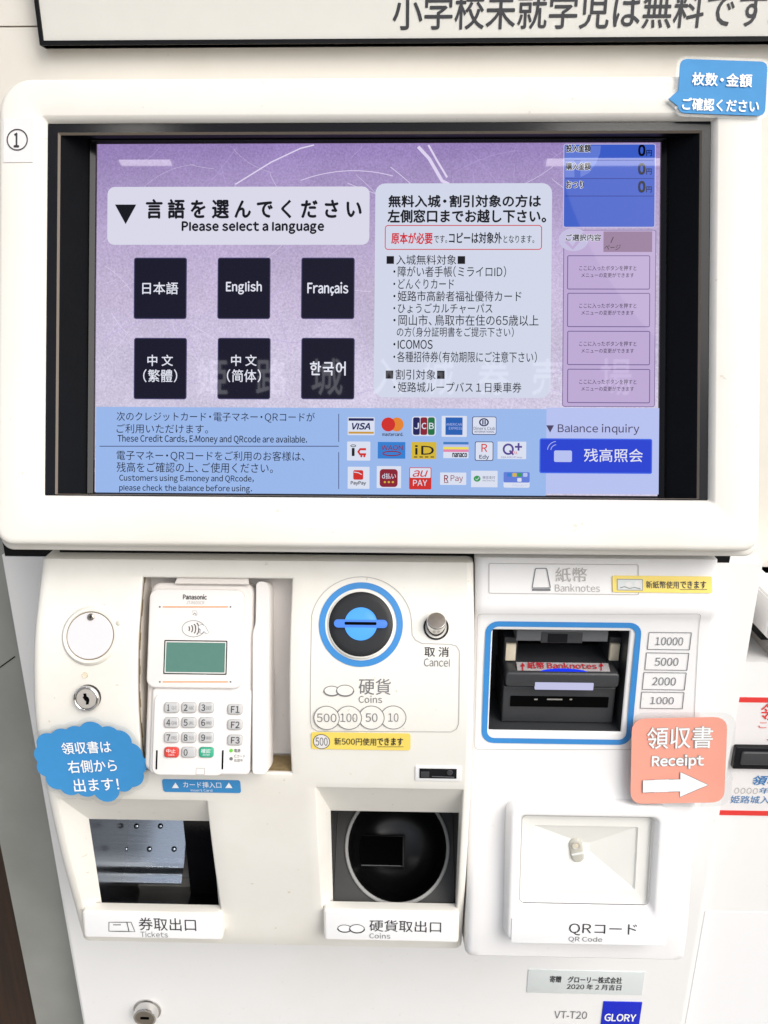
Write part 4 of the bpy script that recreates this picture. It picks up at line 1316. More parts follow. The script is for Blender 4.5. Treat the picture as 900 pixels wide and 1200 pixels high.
for t_, x0, y0, x1, y1 in (('10000', 759.5, 741, 809, 761), ('5000', 756.5, 765, 806, 785), ('2000', 753.5, 788, 803, 808), ('1000', 751, 811, 800.5, 830)):
    b = rect(RIGHT, x0, y0, x1, y1)
    mb.ribbon(RIGHT, rrect(*b, 0.0003, 2), 0.0006, M['ink_grey'], 0.0005)
    m_ = 8.5 if t_ == '10000' else 11
    mb.text(RIGHT, t_, x0 + m_, y0 + 5.5, x1 - m_, y1 - 5, M['ink_grey'], 0.0005)
mb.build('banknote_side_print', TM, smooth=0)

mb = MB()
o1 = rpoly(pxs(RIGHT, [(567, 728.5), (752.5, 728.5), (739, 871.5), (562.5, 871.5)]), 0.009, 6)
cu = sum(p[0] for p in o1) / len(o1); cv = sum(p[1] for p in o1) / len(o1)
b = rect(RIGHT, 566.5, 728.5, 746, 871.5)
t_ = 0.0046
mb.ring(RIGHT, rrect(*b, 0.010), rrect(*ins(b, t_), 0.006), M['ring_blue'], 0.0006, 0.0006)
inlet = mb.build('banknote_inlet', TM, smooth=30)
mb = MB()
# recess box
u0, v0, u1, v1 = H_NOTE
fr = [RIGHT.pt(u0, v0, -0.0015), RIGHT.pt(u1, v0, -0.0015), RIGHT.pt(u1, v1, -0.0015), RIGHT.pt(u0, v1, -0.0015)]
yb = 0.605
bk = [Vector((p.x, yb, p.z)) for p in fr]
mb.loops([fr, bk], M['dgrey'], cap1=True)
mb.build('inlet_recess', inlet, smooth=0)
IP = wallplane(0.563)
def ib(mb, x0, y0, x1, y1, m, ya, yb_=0.604, bev=0.0, r=0.0006):
    P = wallplane(ya)
    mb.slab(P, rect(P, x0, y0, x1, y1), r, -(yb_ - ya), 0.0, m, bev, 4)
mb = MB()
ib(mb, 605, 738, 713, 752, M['mgrey'], 0.556, bev=0.0012)
ib(mb, 634, 741, 683, 754, M['dgrey'], 0.5555, bev=0.0008)
ib(mb, 642, 743, 665, 753, M['black_gloss'], 0.5552)
mb.build('inlet_crossbar', inlet, smooth=35)
for x0, x1, c0_, c1_ in ((590, 606, 592.5, 604.5), (713, 727, 714.5, 726)):
    mb = MB()
    ib(mb, x0, 747, x1, 785, M['dgrey'], 0.566, bev=0.0008)
    o = mb.build('guide_post', inlet, smooth=35)
    mb = MB()
    ib(mb, c0_, 755, c1_, 774.5, M['cream'], 0.5635, 0.567, 0.0006)
    mb.build('contact_pad', o, smooth=35)
mb = MB()
ib(mb, 603, 750, 716, 790, M['void'], 0.596)
mb.build('inlet_mouth', inlet, smooth=0)
# lower jaw: strip leaning up with red text, lit window, body with slot
mb = MB()
ib(mb, 588.5, 805, 720, 847, M['dgrey'], 0.553, bev=0.0015)
ib(mb, 592.5, 789, 726, 806, M['dgrey'], 0.5470, bev=0.0022, r=0.003)
jaw = mb.build('inlet_jaw', inlet, smooth=35)
mb = MB()
ib(mb, 598, 816.5, 713, 828.5, M['void'], 0.5524, 0.554)
mb.build('return_slot', jaw, smooth=0)
mb = MB()
for X, wx in ((628, 2), (650, 9), (669, 1.5)):
    ib(mb, X - wx, 818.8, X + wx, 820.4, M['chrome'], 0.5521, 0.5526, r=0.0002)
mb.build('roller', jaw, smooth=0)
mb = MB()
ib(mb, 627, 800.5, 695.5, 808.5, M['lav_light'], 0.5462, 0.548, r=0.0004)
mb.build('lit_window', jaw, smooth=0)
SP = wallplane(0.5475)
p_l, p_r = SP.hit(607, 789.5), SP.hit(716, 789.5)
tl = R_(68)
ST = Plane(SP.pt((p_l[0] + p_r[0]) / 2, p_l[1]), (1, 0, 0), (0, math.sin(tl), math.cos(tl)))
mb = MB()
b = rect(ST, 606, 776.5, 714, 788.5)
mb.poly(ST, [(b[0], b[1]), (b[2], b[1]), (b[2], b[3]), (b[0], b[3])], M['strip_shade'], 0.0)
stp = mb.build('guide_strip', inlet, smooth=0)
mb = MB()
for X in (612.5, 704.5):
    mb.ribbon(ST, pxs(ST, [(X, 786.5), (X, 779)]), 1.6 * PX, M['dark_red'], 0.0007, closed=False)
    mb.poly(ST, pxs(ST, [(X - 3, 781.5), (X + 3, 781.5), (X, 777.3)]), M['dark_red'], 0.0007)
mb.text(ST, '紙幣 Banknotes', 618, 777.0, 699, 784.5, M['dark_red'], 0.0007, bold=0.014)
mb.build('lettering', stp, smooth=0)
mb = MB()
g0, g1 = ST.hit(632, 788.5), ST.hit(690, 788.5)
gm = ((g0[0] + g1[0]) / 2, ST.hit(660, 788.5)[1])
gr = (g1[0] - g0[0]) / 2
hh = (ST.hit(660, 783.6)[1] - gm[1])
mb.poly(ST, [(gm[0] + gr * math.cos(R_(a)), gm[1] + hh * math.sin(R_(a))) for a in range(0, 181, 10)], M['note_light'], 0.0003)
mb.build('guide_light', stp, smooth=0)

# --- QR reader pod
QS = Plane(wallplane(0.506).pt(*wallplane(0.506).hit(690, 1040)), (1, 0, 0), (0, math.sin(R_(11)), math.cos(R_(11))))
mb = MB()
b = rect(QS, 597, 949, 778, 1106)
wn_ = rect(QS, 610, 959, 766, 1064)
wo_ = rect(QS, 604.5, 955.5, 771.5, 1075)
rq = lambda bb, r, w: [QS.pt(u, v, w) for u, v in rrect(*bb, r, 6)]
mb.loops([rq(ins(b, -0.0035), 0.010, -0.045), rq(ins(b, -0.0026), 0.010, -0.012), rq(ins(b, -0.0008), 0.008, -0.002), rq(ins(b, 0.0004), 0.0075, -0.0004), rq(ins(b, 0.002), 0.006, 0.0),
          rq(wo_, 0.0065, 0.0), rq(ins(wo_, 0.0010), 0.006, -0.0005), rq(wn_, 0.0045, -0.0040), rq(ins(wn_, 0.0004), 0.004, -0.0048), rq(ins(wn_, 0.0012), 0.004, -0.0075)], M['right'])
pod = mb.build('code_reader', TM, smooth=45)
mb = MB()
QI = QS.shift(-0.0075)
wi = ins(wn_, 0.0012)
ri = ins(wn_, 0.0125)
qi = lambda bb, w: [QI.pt(u, v, w) for u, v in rrect(*bb, 0.0015, 3)]
fc = QI.hit(689, 1000)
fb = (fc[0] - 0.004, fc[1] - 0.004, fc[0] + 0.004, fc[1] + 0.004)
mb.loops([qi(wi, 0.0), qi(ins(ri, -0.001), -0.0006), qi(ri, -0.0022)], M['reader_white'])
r4 = [(ri[0], ri[1]), (ri[2], ri[1]), (ri[2], ri[3]), (ri[0], ri[3])]
f4 = [(fb[0], fb[1]), (fb[2], fb[1]), (fb[2], fb[3]), (fb[0], fb[3])]
mb.loops([[QI.pt(u, v, -0.0022) for u, v in r4], [QI.pt(u, v, -0.0095) for u, v in f4]], M['reader_white'], cap1=True)
mb.build('reader_well', pod, smooth=10)
mb = MB()
QL = QI.shift(-0.012)
b = rect(QL, 669.5, 986, 688, 1020)
RL = QI.rot(678, 1002, 12, -0.0055)
mb.slab(RL, (-0.0056, -0.011, 0.0056, 0.011), 0.0055, -0.012, 0.0, M['lens'], 0.002)
mb.lathe(RL, (0.0, 0.0055), [(0.0035, 0.0), (0.0032, 0.0012), (0.002, 0.0006)], M['lens'], 24)
mb.lathe(RL, (0.0, 0.0055), [(0.002, 0.0007), (0.0005, 0.0009)], M['cream'], 24)
mb.slab(RL, (-0.005, -0.003, 0.005, -0.0015), 0.0005, 0, 0.0006, M['print_plate'], 0.0002)
mb.build('reader_lens', pod, smooth=40)
mb = MB()
QG = QS.shift(-0.0045)
mb.poly(QG, rrect(*ins(wn_, 0.0004), 0.0045), M['glass'])
mb.build('reader_glass', pod, smooth=30)
mb = MB()
mb.ring(QG, rrect(*ins(wn_, 0.0003), 0.0045), rrect(*ins(wn_, 0.0011), 0.004), M['ink_pale'], 0.0001, 0.0001)
bq_ = ins(wn_, 0.0011)
mb.ribbon(QG, [(bq_[0] + 0.003, bq_[1] - 0.0002), (bq_[2] - 0.003, bq_[1] - 0.0002)], 0.0007, M['ink_grey'], 0.0003, closed=False)
mb.build('glass_edge', pod, smooth=0)
QB = QS.shift(0.0)
mb = MB()
bl = rect(QS, 599, 1077, 781, 1106)
mb.slab(QS, (bl[0], bl[1], bl[2], bl[3]), 0.002, -0.004, 0.0008, M['print_plate'], 0.0004)
mb.build('label_plate', pod, smooth=30)
mb = MB()
mb.text(QS, 'QRコード', 666.5, 1081.5, 746, 1095.5, M['ink'], 0.0012)
mb.text(QS, 'QR Code', 666, 1096.5, 705.5, 1103.5, M['ink_grey'], 0.0012)
mb.build('lettering', pod, smooth=0)

# --- plates and lock on the lower body
LB = wallplane(BY)
mb = MB()
b = rect(LB, 618, 1137, 754, 1164)
mb.slab(LB, b, 0.0004, -0.001, 0.0008, M['platinum'], 0.0002)
pl = mb.build('name_plate', TM, smooth=30)
mb = MB()
mb.text(LB, '寄贈　グローリー株式会社', 644, 1143.5, 729, 1151, M['ink'], 0.0011, bold=0.012)
mb.text(LB, '2020 年 2 月吉日', 664, 1152.5, 728, 1159, M['ink'], 0.0011, bold=0.01)
mb.build('lettering', pl, smooth=0)
mb = MB()
b = rect(LB, 704.5, 1173.5, 749.5, 1215)
mb.slab(LB, b, 0.0004, -0.001, 0.001, M['logo_blue'], 0.0003)
mb.text(LB, 'GLORY', 708, 1187, 745, 1195.3, M['white_ink'], 0.0014, bold=0.02)
mb.build('maker_plate', TM, smooth=30)
mb = MB()
mb.text(LB, 'VT-T20', 649.5, 1184.5, 688, 1193.3, M['ink_grey'], 0.0006)
mb.build('model_print', TM, smooth=0)
mb = MB()
cL = LB.hit(173, 1183)
kL = pix(LB, 173, 1183)
mb.lathe(LB, cL, [(16.5 * kL, -0.001), (16 * kL, 0.0012), (14 * kL, 0.002), (13.5 * kL, 0.009), (12.8 * kL, 0.0105), (11 * kL, 0.0108)], M['chrome'], 40, cap=False)
mb.lathe(LB, cL, [(11 * kL, 0.0108), (10 * kL, 0.0102), (3 * kL, 0.0102)], M['nickel'], 40)
lk = mb.build('cabinet_lock', TM, smooth=30)
mb = MB()
mb.slab(LB, (cL[0] - 5 * kL, cL[1] - 1.6 * kL, cL[0] + 5 * kL, cL[1] + 1.6 * kL), 0.0006, 0.010, 0.0106, M['void'])
mb.build('keyhole', lk, smooth=0)

# ------------------------------------------------------------------ card payment terminal in its recess
tt = R_(24)
TERM = Plane(wallplane(0.522).pt(*wallplane(0.522).hit(234, 790)), (1, 0, 0), (0, math.sin(tt), math.cos(tt)))
PT = thing('payment_terminal', TERM.pt(0, -0.08, -0.03), 'white card payment terminal with green display and keypad in the recess of the ticket machine', 'card terminal')
kt = pix(TERM, 234, 790)
mb = MB()
bb = rect(TERM, 167.5, 683, 294, 908)
mb.slab(TERM, (bb[0] + 0.002, bb[1], bb[2], bb[3]), 0.008, -0.026, -0.004, M['term_grey'], 0.003)
fb_ = rect(TERM, 175.5, 806, 293, 908.5)
mb.slab(TERM, fb_, 0.004, -0.02, -0.0012, M['term'], 0.002)
body = mb.build('terminal_body', PT, smooth=40)
mb = MB()
up = rect(TERM, 174, 690.5, 285.5, 806.5)
mb.slab(TERM, up, 0.007, -0.008, 0.0022, M['term'], 0.0016)
upper = mb.build('reader_plate', PT, smooth=40)
W = 0.0026
mb = MB()
mb.text(TERM, 'Panasonic', 215.5, 696.5, 243.5, 702.3, M['ink'], W, bold=0.022)
mb.text(TERM, 'JT-R600CR', 219.5, 704.3, 240.5, 708, M['ink_pale'], W)
for Y in (711, 798.5):
    mb.ribbon(TERM, pxs(TERM, [(192, Y), (268, Y)]), 1.3 * kt, M['orange'], W, closed=False)
    for X in (188.5, 271):
        mb.poly(TERM, ell(*TERM.hit(X, Y), 1.1 * kt, 1.1 * kt, 12), M['ink_grey'], W)
b = rect(TERM, 214.5, 727, 241, 746)
mb.ribbon(TERM, ell((b[0] + b[2]) / 2, (b[1] + b[3]) / 2, (b[2] - b[0]) / 2, (b[3] - b[1]) / 2, 36), 0.55 * kt, M['ink_grey'], W)
for i, (X, h) in enumerate(((222, 2.6), (225, 4), (228, 5.4), (231, 6.8))):
    pts = [(X + 1.8 * math.cos(R_(a)) * (h / 4), 736.5 - h * math.sin(R_(a))) for a in range(-80, 81, 20)]
    mb.ribbon(TERM, pxs(TERM, pts), 1.1 * kt, M['ink'], W, closed=False)
hand = [(233.5, 733), (238, 731.5), (242, 734), (245.5, 741), (243, 742.5), (240, 739.5), (238, 742), (235, 741), (236.5, 738), (234, 736)]
mb.poly(TERM, pxs(TERM, hand), M['print_plate'], W + 0.0001)
mb.ribbon(TERM, pxs(TERM, hand), 0.5 * kt, M['ink_grey'], W + 0.0002)
mb.ribbon(TERM, pxs(TERM, [(226, 718), (227, 715.5), (231, 715.5), (232, 718), (232, 721), (229, 721)]), 0.5 * kt, M['ink_pale'], W, closed=False)
mb.ribbon(TERM, pxs(TERM, [(227, 720.5), (229, 718), (231, 720)]), 0.7 * kt, M['ink_grey'], W, closed=False)
mb.build('lettering', upper, smooth=0)
mb = MB()
b = rect(TERM, 194, 751, 266, 789)
mb.ring(TERM, rrect(*ins(b, -0.0006), 0.0008), rrect(*ins(b, 0.0002), 0.0005), M['black'], 0.0025, 0.0025)
mb.ring(TERM, rrect(*b, 0.0006), rrect(*ins(b, 0.0012), 0.0004), M['lcd'], 0.0026, 0.0006)
mb.poly(TERM, rrect(*ins(b, 0.0011), 0.0004, 2), M['lcd'], 0.0024)
mb.build('display', upper, smooth=0)
# hood edge and lower keypad cover
mb = MB()
kb = rect(TERM, 179, 813, 263, 909)
mb.slab(TERM, kb, 0.006, -0.006, 0.0004, M['term'], 0.0012)
kpad = mb.build('keypad_cover', PT, smooth=40)
KEYS = []
for r, row in enumerate((('1', '2', '3'), ('4', '5', '6'), ('7', '8', '9'), ('止', '0', '進'))):
    for c_i, ch in enumerate(row):
        x0 = (193, 213.2, 233.7)[c_i]; y0 = (823, 840.5, 858, 875.3)[r]
        KEYS.append((ch, x0, y0, x0 + 16.8, y0 + 12, True))
for r, ch in enumerate(('F1', 'F2', 'F3')):
    KEYS.append((ch, 267, (825, 843, 861)[r], 284, (825, 843, 861)[r] + 12, False))
SUBT = {'1': 'QZ', '2': 'ABC', '3': 'DEF', '4': 'GHI', '5': 'JKL', '6': 'MNO', '7': 'PRS', '8': 'TUV', '9': 'WXY'}
for ch, x0, y0, x1, y1, lower_ in KEYS:
    S = TERM.shift(0.0004 if lower_ else -0.0012)
    mb = MB()
    m_ = M['key_red'] if ch == '止' else M['key_green'] if ch == '進' else M['key']
    b = rect(S, x0, y0, x1, y1)
    mb.slab(S, ins(b, -0.0003), 0.0024, -0.001, 0.0003, M['term'] if False else M['ink_pale'])
    mb.slab(S, b, 0.0022, -0.001, 0.0021, m_, 0.0011)
    cy = (y0 + y1) / 2
    wk = 0.0023
    if ch in '止進':
        mb.text(S, '中止' if ch == '止' else '確認', x0 + 3, y0 + 1.6, x1 - 3, y0 + 6.4, M['white_ink'], wk)
        mb.text(S, 'CANCEL' if ch == '止' else 'ENTER', x0 + 5, y0 + 7.4, x1 - 4, y0 + 9.6, M['white_ink'], wk)
    elif ch[0] == 'F' and len(ch) == 2:
        mb.text(S, ch, x0 + 4.5, y0 + 2, x1 - 2.5, y1 - 2.5, M['ink'], wk, bold=0.012)
    else:
        xs = x0 + (3 if ch != '0' else 3)
        mb.text(S, ch, xs + (1 if ch == '1' else 0), y0 + 2, xs + (3.6 if ch == '1' else 4.6), y1 - 2.6, M['ink'], wk, bold=0.012)
        if ch in SUBT:
            mb.text(S, SUBT[ch], x0 + 9, y0 + 4.2, x1 - 1.8, y1 - 4, M['ink_grey'], wk)
    mb.build('key', kpad if lower_ else body, smooth=40)
for X in (183.8, 261):
    mb = MB()
    b = rect(TERM, X - 0.9, 879, X + 0.9, 901.5)
    mb.slab(TERM, b, 0.0004, -0.001, 0.0007, M['void'])
    mb.build('card_slit', kpad, smooth=0)
mb = MB()
b = rect(TERM, 230, 900, 240, 907.5)
mb.ribbon(TERM, rrect(*b, 0.0006), 0.0004, M['ink_pale'], 0.0006)
mb.build('card_mark', kpad, smooth=0)
mb = MB()
SB = TERM.shift(-0.0012)
mb.text(SB, '電源', 274.5, 877.5, 282, 881.5, M['ink_grey'], 0.0004, bold=0.01)
mb.text(SB, 'ICカード', 274.5, 884, 287.5, 888, M['ink_grey'], 0.0004)
mb.text(SB, '処理中', 274.5, 889, 284.5, 893, M['ink_grey'], 0.0004)
mb.poly(SB, ell(*SB.hit(271, 889), 2 * kt, 2 * kt, 20), M['ink_grey'], 0.0004)
mb.build('lettering', body, smooth=0)
mb = MB()
mb.lathe(SB, SB.hit(271, 879.5), [(2.2 * kt, 0.0), (2.0 * kt, 0.0006), (1.2 * kt, 0.0009)], M['led_green'], 20)
mb.build('power_light', body, smooth=40)
# swipe wall on the right with the groove between
mb = MB()
uvs = pxs(TERM, [(300.5, 683), (305, 680), (314, 681), (317.5, 690), (314.5, 905.5), (294, 907), (294.5, 746), (296.5, 737), (300.5, 728)])
SWP = TERM.shift(-0.001)
uvs = rpoly(pxs(SWP, [(299.5, 684), (303, 681.5), (312, 681.5), (316, 688), (313, 907), (295, 907), (295.5, 742), (299, 730)]), 0.003)
mb.loops([[SWP.pt(u, v, -0.028) for u, v in uvs], [SWP.pt(u, v, -0.0012) for u, v in uvs], [SWP.pt(u + (-.0008 if u > SWP.hit(305, 790)[0] else .0008), v, 0.0) for u, v in uvs]], M['term'], cap1=True)
mb.build('swipe_wall', PT, smooth=40)
mb = MB()
g = rect(TERM, 291, 690, 299, 907)
mb.slab(TERM.shift(-0.02), g, 0.001, -0.003, 0.0, M['gasket'])
mb.build('swipe_groove', PT, smooth=0)
mb = MB()
HB = TERM.shift(0.0)
hd = rect(HB, 205, 677, 292, 684)
HP = Plane(HB.pt((hd[0] + hd[2]) / 2, hd[1]), (1, 0, 0), (0, 0.8, 0.6))
hw = (hd[2] - hd[0]) / 2
mb.loops([[HP.pt(u, v, -0.0015) for u, v in ((-hw, 0), (hw, 0), (hw * 0.94, 0.008), (-hw * 0.94, 0.008))], [HP.pt(u, v, 0.0) for u, v in ((-hw, 0), (hw, 0), (hw * 0.94, 0.008), (-hw * 0.94, 0.008))]], M['term_grey'], cap0=True, cap1=True)
mb.build('hood_bracket', PT, smooth=0)

# ------------------------------------------------------------------ stickers and notices
def sticker(name, label, cat, S, outline, m, w0, w1, group=None):
    mb = MB()
    mb.prism(S, outline, w0, w1, m)
    return mb

# numbered paper square
mb = MB()
b = rect(MON, 4.5, 138.5, 39, 190.5)
mb.slab(MON, b, 0.0002, 0.0002, 0.0005, M['paper'])
stk = mb.build('number_sticker', smooth=0)
tag(stk, 'small white paper square with a circled black 1 beside the screen', 'sticker')
mb = MB()
mb.ribbon(MON, ell(*MON.hit(20.8, 164.3), 12.0 * k, 12.2 * k, 48), 1.4 * k, M['ink'], 0.0008)
mb.text(MON, '1', 16.6, 156.5, 23.2, 172.8, M['ink'], 0.0008, bold=0.02)
mb.build('lettering', stk, smooth=0)

# blue speech bubble
SBP = Bowed(MON.rot(844, 106, -2.2, 0.0022), 0.004, 0.0, 0.45, 0.5)
kb_ = pix(SBP, 844, 106)
def loc(S, pts, cx, cy, kk): return [((x - cx) * kk, (cy - y) * kk) for x, y in pts]
core = rpoly([(-50.5 * kb_, -31 * kb_), (52 * kb_, -31 * kb_), (52 * kb_, 33 * kb_), (-50.5 * kb_, 33 * kb_)], 9 * kb_)
bub = []
ins_done = False
for i, p in enumerate(core):
    bub.append(p)
# insert the pointer on the left edge (between the last and the first corner)
bub = core + [(-51 * kb_, -4.5 * kb_), (-62 * kb_, -15 * kb_), (-51 * kb_, -23 * kb_)]
mb = MB()
mb.sheet(SBP, bub, 0.0, 0.0004, M['paper_blue'])
sb = mb.build('speech_bubble_sign', smooth=0)
tag(sb, 'blue laminated speech bubble notice at the top right corner of the screen frame', 'sign')
mb = MB()
lam = rpoly([(-54 * kb_, -35 * kb_), (55 * kb_, -35 * kb_), (55 * kb_, 36.5 * kb_), (-54 * kb_, 36.5 * kb_)], 11 * kb_)
lam = lam + [(-54.5 * kb_, -2 * kb_), (-66 * kb_, -15 * kb_), (-54.5 * kb_, -26 * kb_)]
mb.sheet(SBP, lam, -0.0003, -0.0001, M['laminate'])
mb.build('laminate_film', sb, smooth=0)
mb = MB()
mb.text(SBP, '枚数・金額', 810, 87, 880.5, 102, M['white_ink'], 0.0011, bold=0.016, free=True)
mb.text(SBP, 'ご確認ください', 798.5, 117, 888.5, 131.5, M['white_ink'], 0.0011, bold=0.016, free=True)
mb.build('lettering', sb, smooth=0)

# blue cloud
T0 = LEFT.tangent(108, 893)
CLP = Plane(T0.pt(0, 0, 0.0055), T0.U, (T0.V - T0.N * 0.10))
CLP = Bowed(CLP.rot(108, 893, 3.5, 0.0), 0.0, -0.006, 0.8, 0.4)
kc = pix(CLP, 108, 893)
pts_cl = [(44, 893), (42, 880), (47, 870), (50, 856), (60, 852), (70, 851), (80, 846), (92, 847), (101, 843), (112, 841.5), (124, 843), (131, 848), (143, 848), (152, 856), (154, 866), (164, 872),
          (166, 884), (172, 894), (171, 905), (163, 912), (158, 924), (148, 928), (139, 928), (133, 938), (121, 945), (109, 942), (104, 936), (94, 938), (80, 934), (75, 926), (63, 926), (53, 918), (52, 908)]
def cloud(off):
    lobes = [(56, 880, 14), (60, 866, 13), (77, 862, 13.5), (93, 859, 13), (112, 857, 15.5), (131, 862, 14), (143, 868, 14.5), (154, 884, 14), (159, 897, 13), (151, 911, 15), (140, 920, 12),
             (119, 929, 15.5), (96, 923, 14), (78, 921, 13), (64, 912, 13.5), (55, 896, 12.5)]
    out = []
    cx, cy = 107, 893
    for i in range(220):
        a = 2 * math.pi * i / 220
        dx, dy = math.cos(a), math.sin(a)
        best = 0
        for lx, ly, lr in lobes:
            fx, fy = lx - cx, ly - cy
            bq = fx * dx + fy * dy
            disc = bq * bq - (fx * fx + fy * fy - (lr + off) ** 2)
            if disc > 0: best = max(best, bq + math.sqrt(disc))
        out.append((dx * best * kc, -dy * best * kc))
    return list(reversed(out))
mb = MB()
mb.sheet(CLP, cloud(0), 0.0, 0.0004, M['paper_blue'])
cl = mb.build('cloud_sign', smooth=0)
tag(cl, 'blue laminated cloud shaped notice with white characters left of the card terminal', 'sign')
mb = MB(); mb.sheet(CLP, cloud(5.5), -0.0003, -0.0001, M['laminate']); mb.build('laminate_film', cl, smooth=0)
mb = MB()
mb.text(CLP, '領収書は', 73, 868, 131, 882, M['white_ink'], 0.0011, bold=0.008, free=True)
mb.text(CLP, '右側から', 80, 889.5, 137.5, 904, M['white_ink'], 0.0011, bold=0.008, free=True)
mb.text(CLP, '出ます！', 87, 911, 140, 926, M['white_ink'], 0.0011, bold=0.008, free=True)
mb.build('lettering', cl, smooth=0)

# blue card strip
TB = LEFT.tangent(236, 921)
mb = MB()
b = rect(TB, 191, 913.5, 282, 928)
mb.slab(TB, b, 0.002, 0.0002, 0.0007, M['paper_blue'])
cs = mb.build('card_slot_sticker', smooth=0)
tag(cs, 'narrow blue sticker with two white triangles below the card terminal', 'sticker')
mb = MB()
for X in (206, 268.5):
    mb.poly(TB, pxs(TB, [(X - 4.2, 922.5), (X + 4.2, 922.5), (X, 916)]), M['white_ink'], 0.0010)
mb.text(TB, 'カード挿入口', 215, 915.2, 259.5, 922.3, M['white_ink'], 0.0010)
mb.text(TB, 'Insert Card', 224, 923.6, 249, 926.6, M['white_ink'], 0.0010)
mb.build('lettering', cs, smooth=0)

# yellow coin sticker
TY = LEFT.tangent(423, 868)
mb = MB()
mb.slab(TY, rect(TY, 365, 858.5, 481, 878), 0.002, 0.0002, 0.0007, M['yellow'])
ys = mb.build('yellow_sticker', smooth=0)
tag(ys, 'yellow strip sticker with a circled 500 under the coin values', 'sticker')
mb = MB()
b = rect(TY, 367.5, 860, 386.5, 876.5)
c_ = ((b[0] + b[2]) / 2, (b[1] + b[3]) / 2)
mb.poly(TY, ell(*c_, (b[2] - b[0]) / 2, (b[3] - b[1]) / 2), M['paper'], 0.0009)
mb.ribbon(TY, ell(*c_, (b[2] - b[0]) / 2, (b[3] - b[1]) / 2), 0.0005, M['ink'], 0.001)
mb.text(TY, '500', 370, 863.5, 384, 873, M['ink'], 0.001)
mb.text(TY, '新500円使用', 392, 864, 441, 872.5, M['ink'], 0.001, bold=0.006)
mb.text(TY, 'できます', 442, 864, 472.5, 872.5, M['ink'], 0.001, bold=0.018)
mb.ribbon(TY, pxs(TY, [(442, 874.3), (473, 874.3)]), 0.0004, M['ink'], 0.001, closed=False)
mb.build('lettering', ys, smooth=0)

# yellow banknote sticker
TN = RIGHT.tangent(776, 685)
mb = MB()
mb.slab(TN, rect(TN, 717.5, 675, 834, 694.5), 0.0012, 0.0004, 0.0009, M['yellow'])
yb_s = mb.build('yellow_sticker', smooth=0)
tag(yb_s, 'yellow strip sticker with a small banknote picture above the banknote inlet', 'sticker')
mb = MB()
bq = rect(TN, 722.5, 678.5, 753, 692)
mb.poly(TN, rrect(*bq, 1e-5, 1), M['grey_paint'], 0.0011)
mb.poly(TN, rrect(*ins(bq, 0.0007), 1e-5, 1), M['platinum'], 0.0012)
mb.poly(TN, ell(*TN.hit(746, 684.5), 3.0 * PX, 3.8 * PX, 24), M['paper'], 0.0013)
mb.poly(TN, ell(*TN.hit(736, 685), 4 * PX, 3.2 * PX, 24), M['paper'], 0.0013)
mb.ribbon(TN, pxs(TN, [(726, 689), (731, 687.5), (737, 689.5), (743, 688.5), (750, 690)]), 0.0006, M['ink_grey'], 0.0013, closed=False)
mb.build('banknote_picture', yb_s, smooth=0)
mb = MB()
mb.text(TN, '新紙幣使用', 756.5, 681, 795, 689.5, M['ink'], 0.0012, bold=0.006)
mb.text(TN, 'できます', 796.5, 681, 827, 689.5, M['ink'], 0.0012, bold=0.018)
mb.ribbon(TN, pxs(TN, [(796, 690.8), (828, 690.8)]), 0.0004, M['ink'], 0.0012, closed=False)
mb.build('lettering', yb_s, smooth=0)

# pink receipt card
T1 = RIGHT.tangent(790, 890)
PK = Plane(wallplane(0.531).pt(*wallplane(0.531).hit(794, 890)), (1, 0, 0), T1.V).rot(794, 890, 2.6, 0.0)
PK = Bowed(PK, -0.008, 0.006, 0.8, 0.5)
kk = pix(PK, 794, 890)
sv = math.hypot(PK.hit(794, 880)[0] - PK.hit(794, 900)[0], PK.hit(794, 880)[1] - PK.hit(794, 900)[1]) / 20
mb = MB()
cardo = rpoly([(-55 * kk, -50 * sv), (55 * kk, -50 * sv), (55 * kk, 49 * sv), (-55 * kk, 49 * sv)], 0.011)
mb.sheet(PK, cardo, 0.0, 0.0005, M['paper_pink'])
pk = mb.build('receipt_sign', smooth=0)
tag(pk, 'salmon pink laminated card with a white arrow pointing right', 'sign')
mb = MB()
lam = rpoly([(-59 * kk, -55 * sv), (63 * kk, -55 * sv), (65 * kk, 54 * sv), (-57 * kk, 56 * sv)], 0.013)
mb.sheet(PK, lam, -0.0003, -0.0001, M['laminate'])
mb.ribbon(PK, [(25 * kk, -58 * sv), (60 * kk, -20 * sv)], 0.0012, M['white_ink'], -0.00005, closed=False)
mb.build('laminate_film', pk, smooth=0)
mb = MB()
for wq, bo, mm in ((0.0010, 0.018, 'ink_pale'), (0.0013, 0.004, 'white_ink')):
    mb.text(PK, '領収書', 757.5, 850.5, 834, 876, M[mm], wq, bold=bo, free=True)
for wq, bo, mm in ((0.0010, 0.034, 'ink_pale'), (0.0013, 0.018, 'white_ink')):
    mb.text(PK, 'Receipt', 763, 884, 824, 899.5, M[mm], wq, bold=bo, free=True)
def al(pts): return [((x - 794) * kk, (890 - y) * sv) for x, y in pts]
arrow = al([(753, 912), (797, 912), (797, 903.5), (830, 919), (797, 933), (797, 926.5), (753, 926.5)])
mb.poly(PK, arrow, M['white_ink'], 0.0012)
mb.ribbon(PK, arrow, 0.0004, M['ink_grey'], 0.00135)
mb.build('lettering', pk, smooth=0)

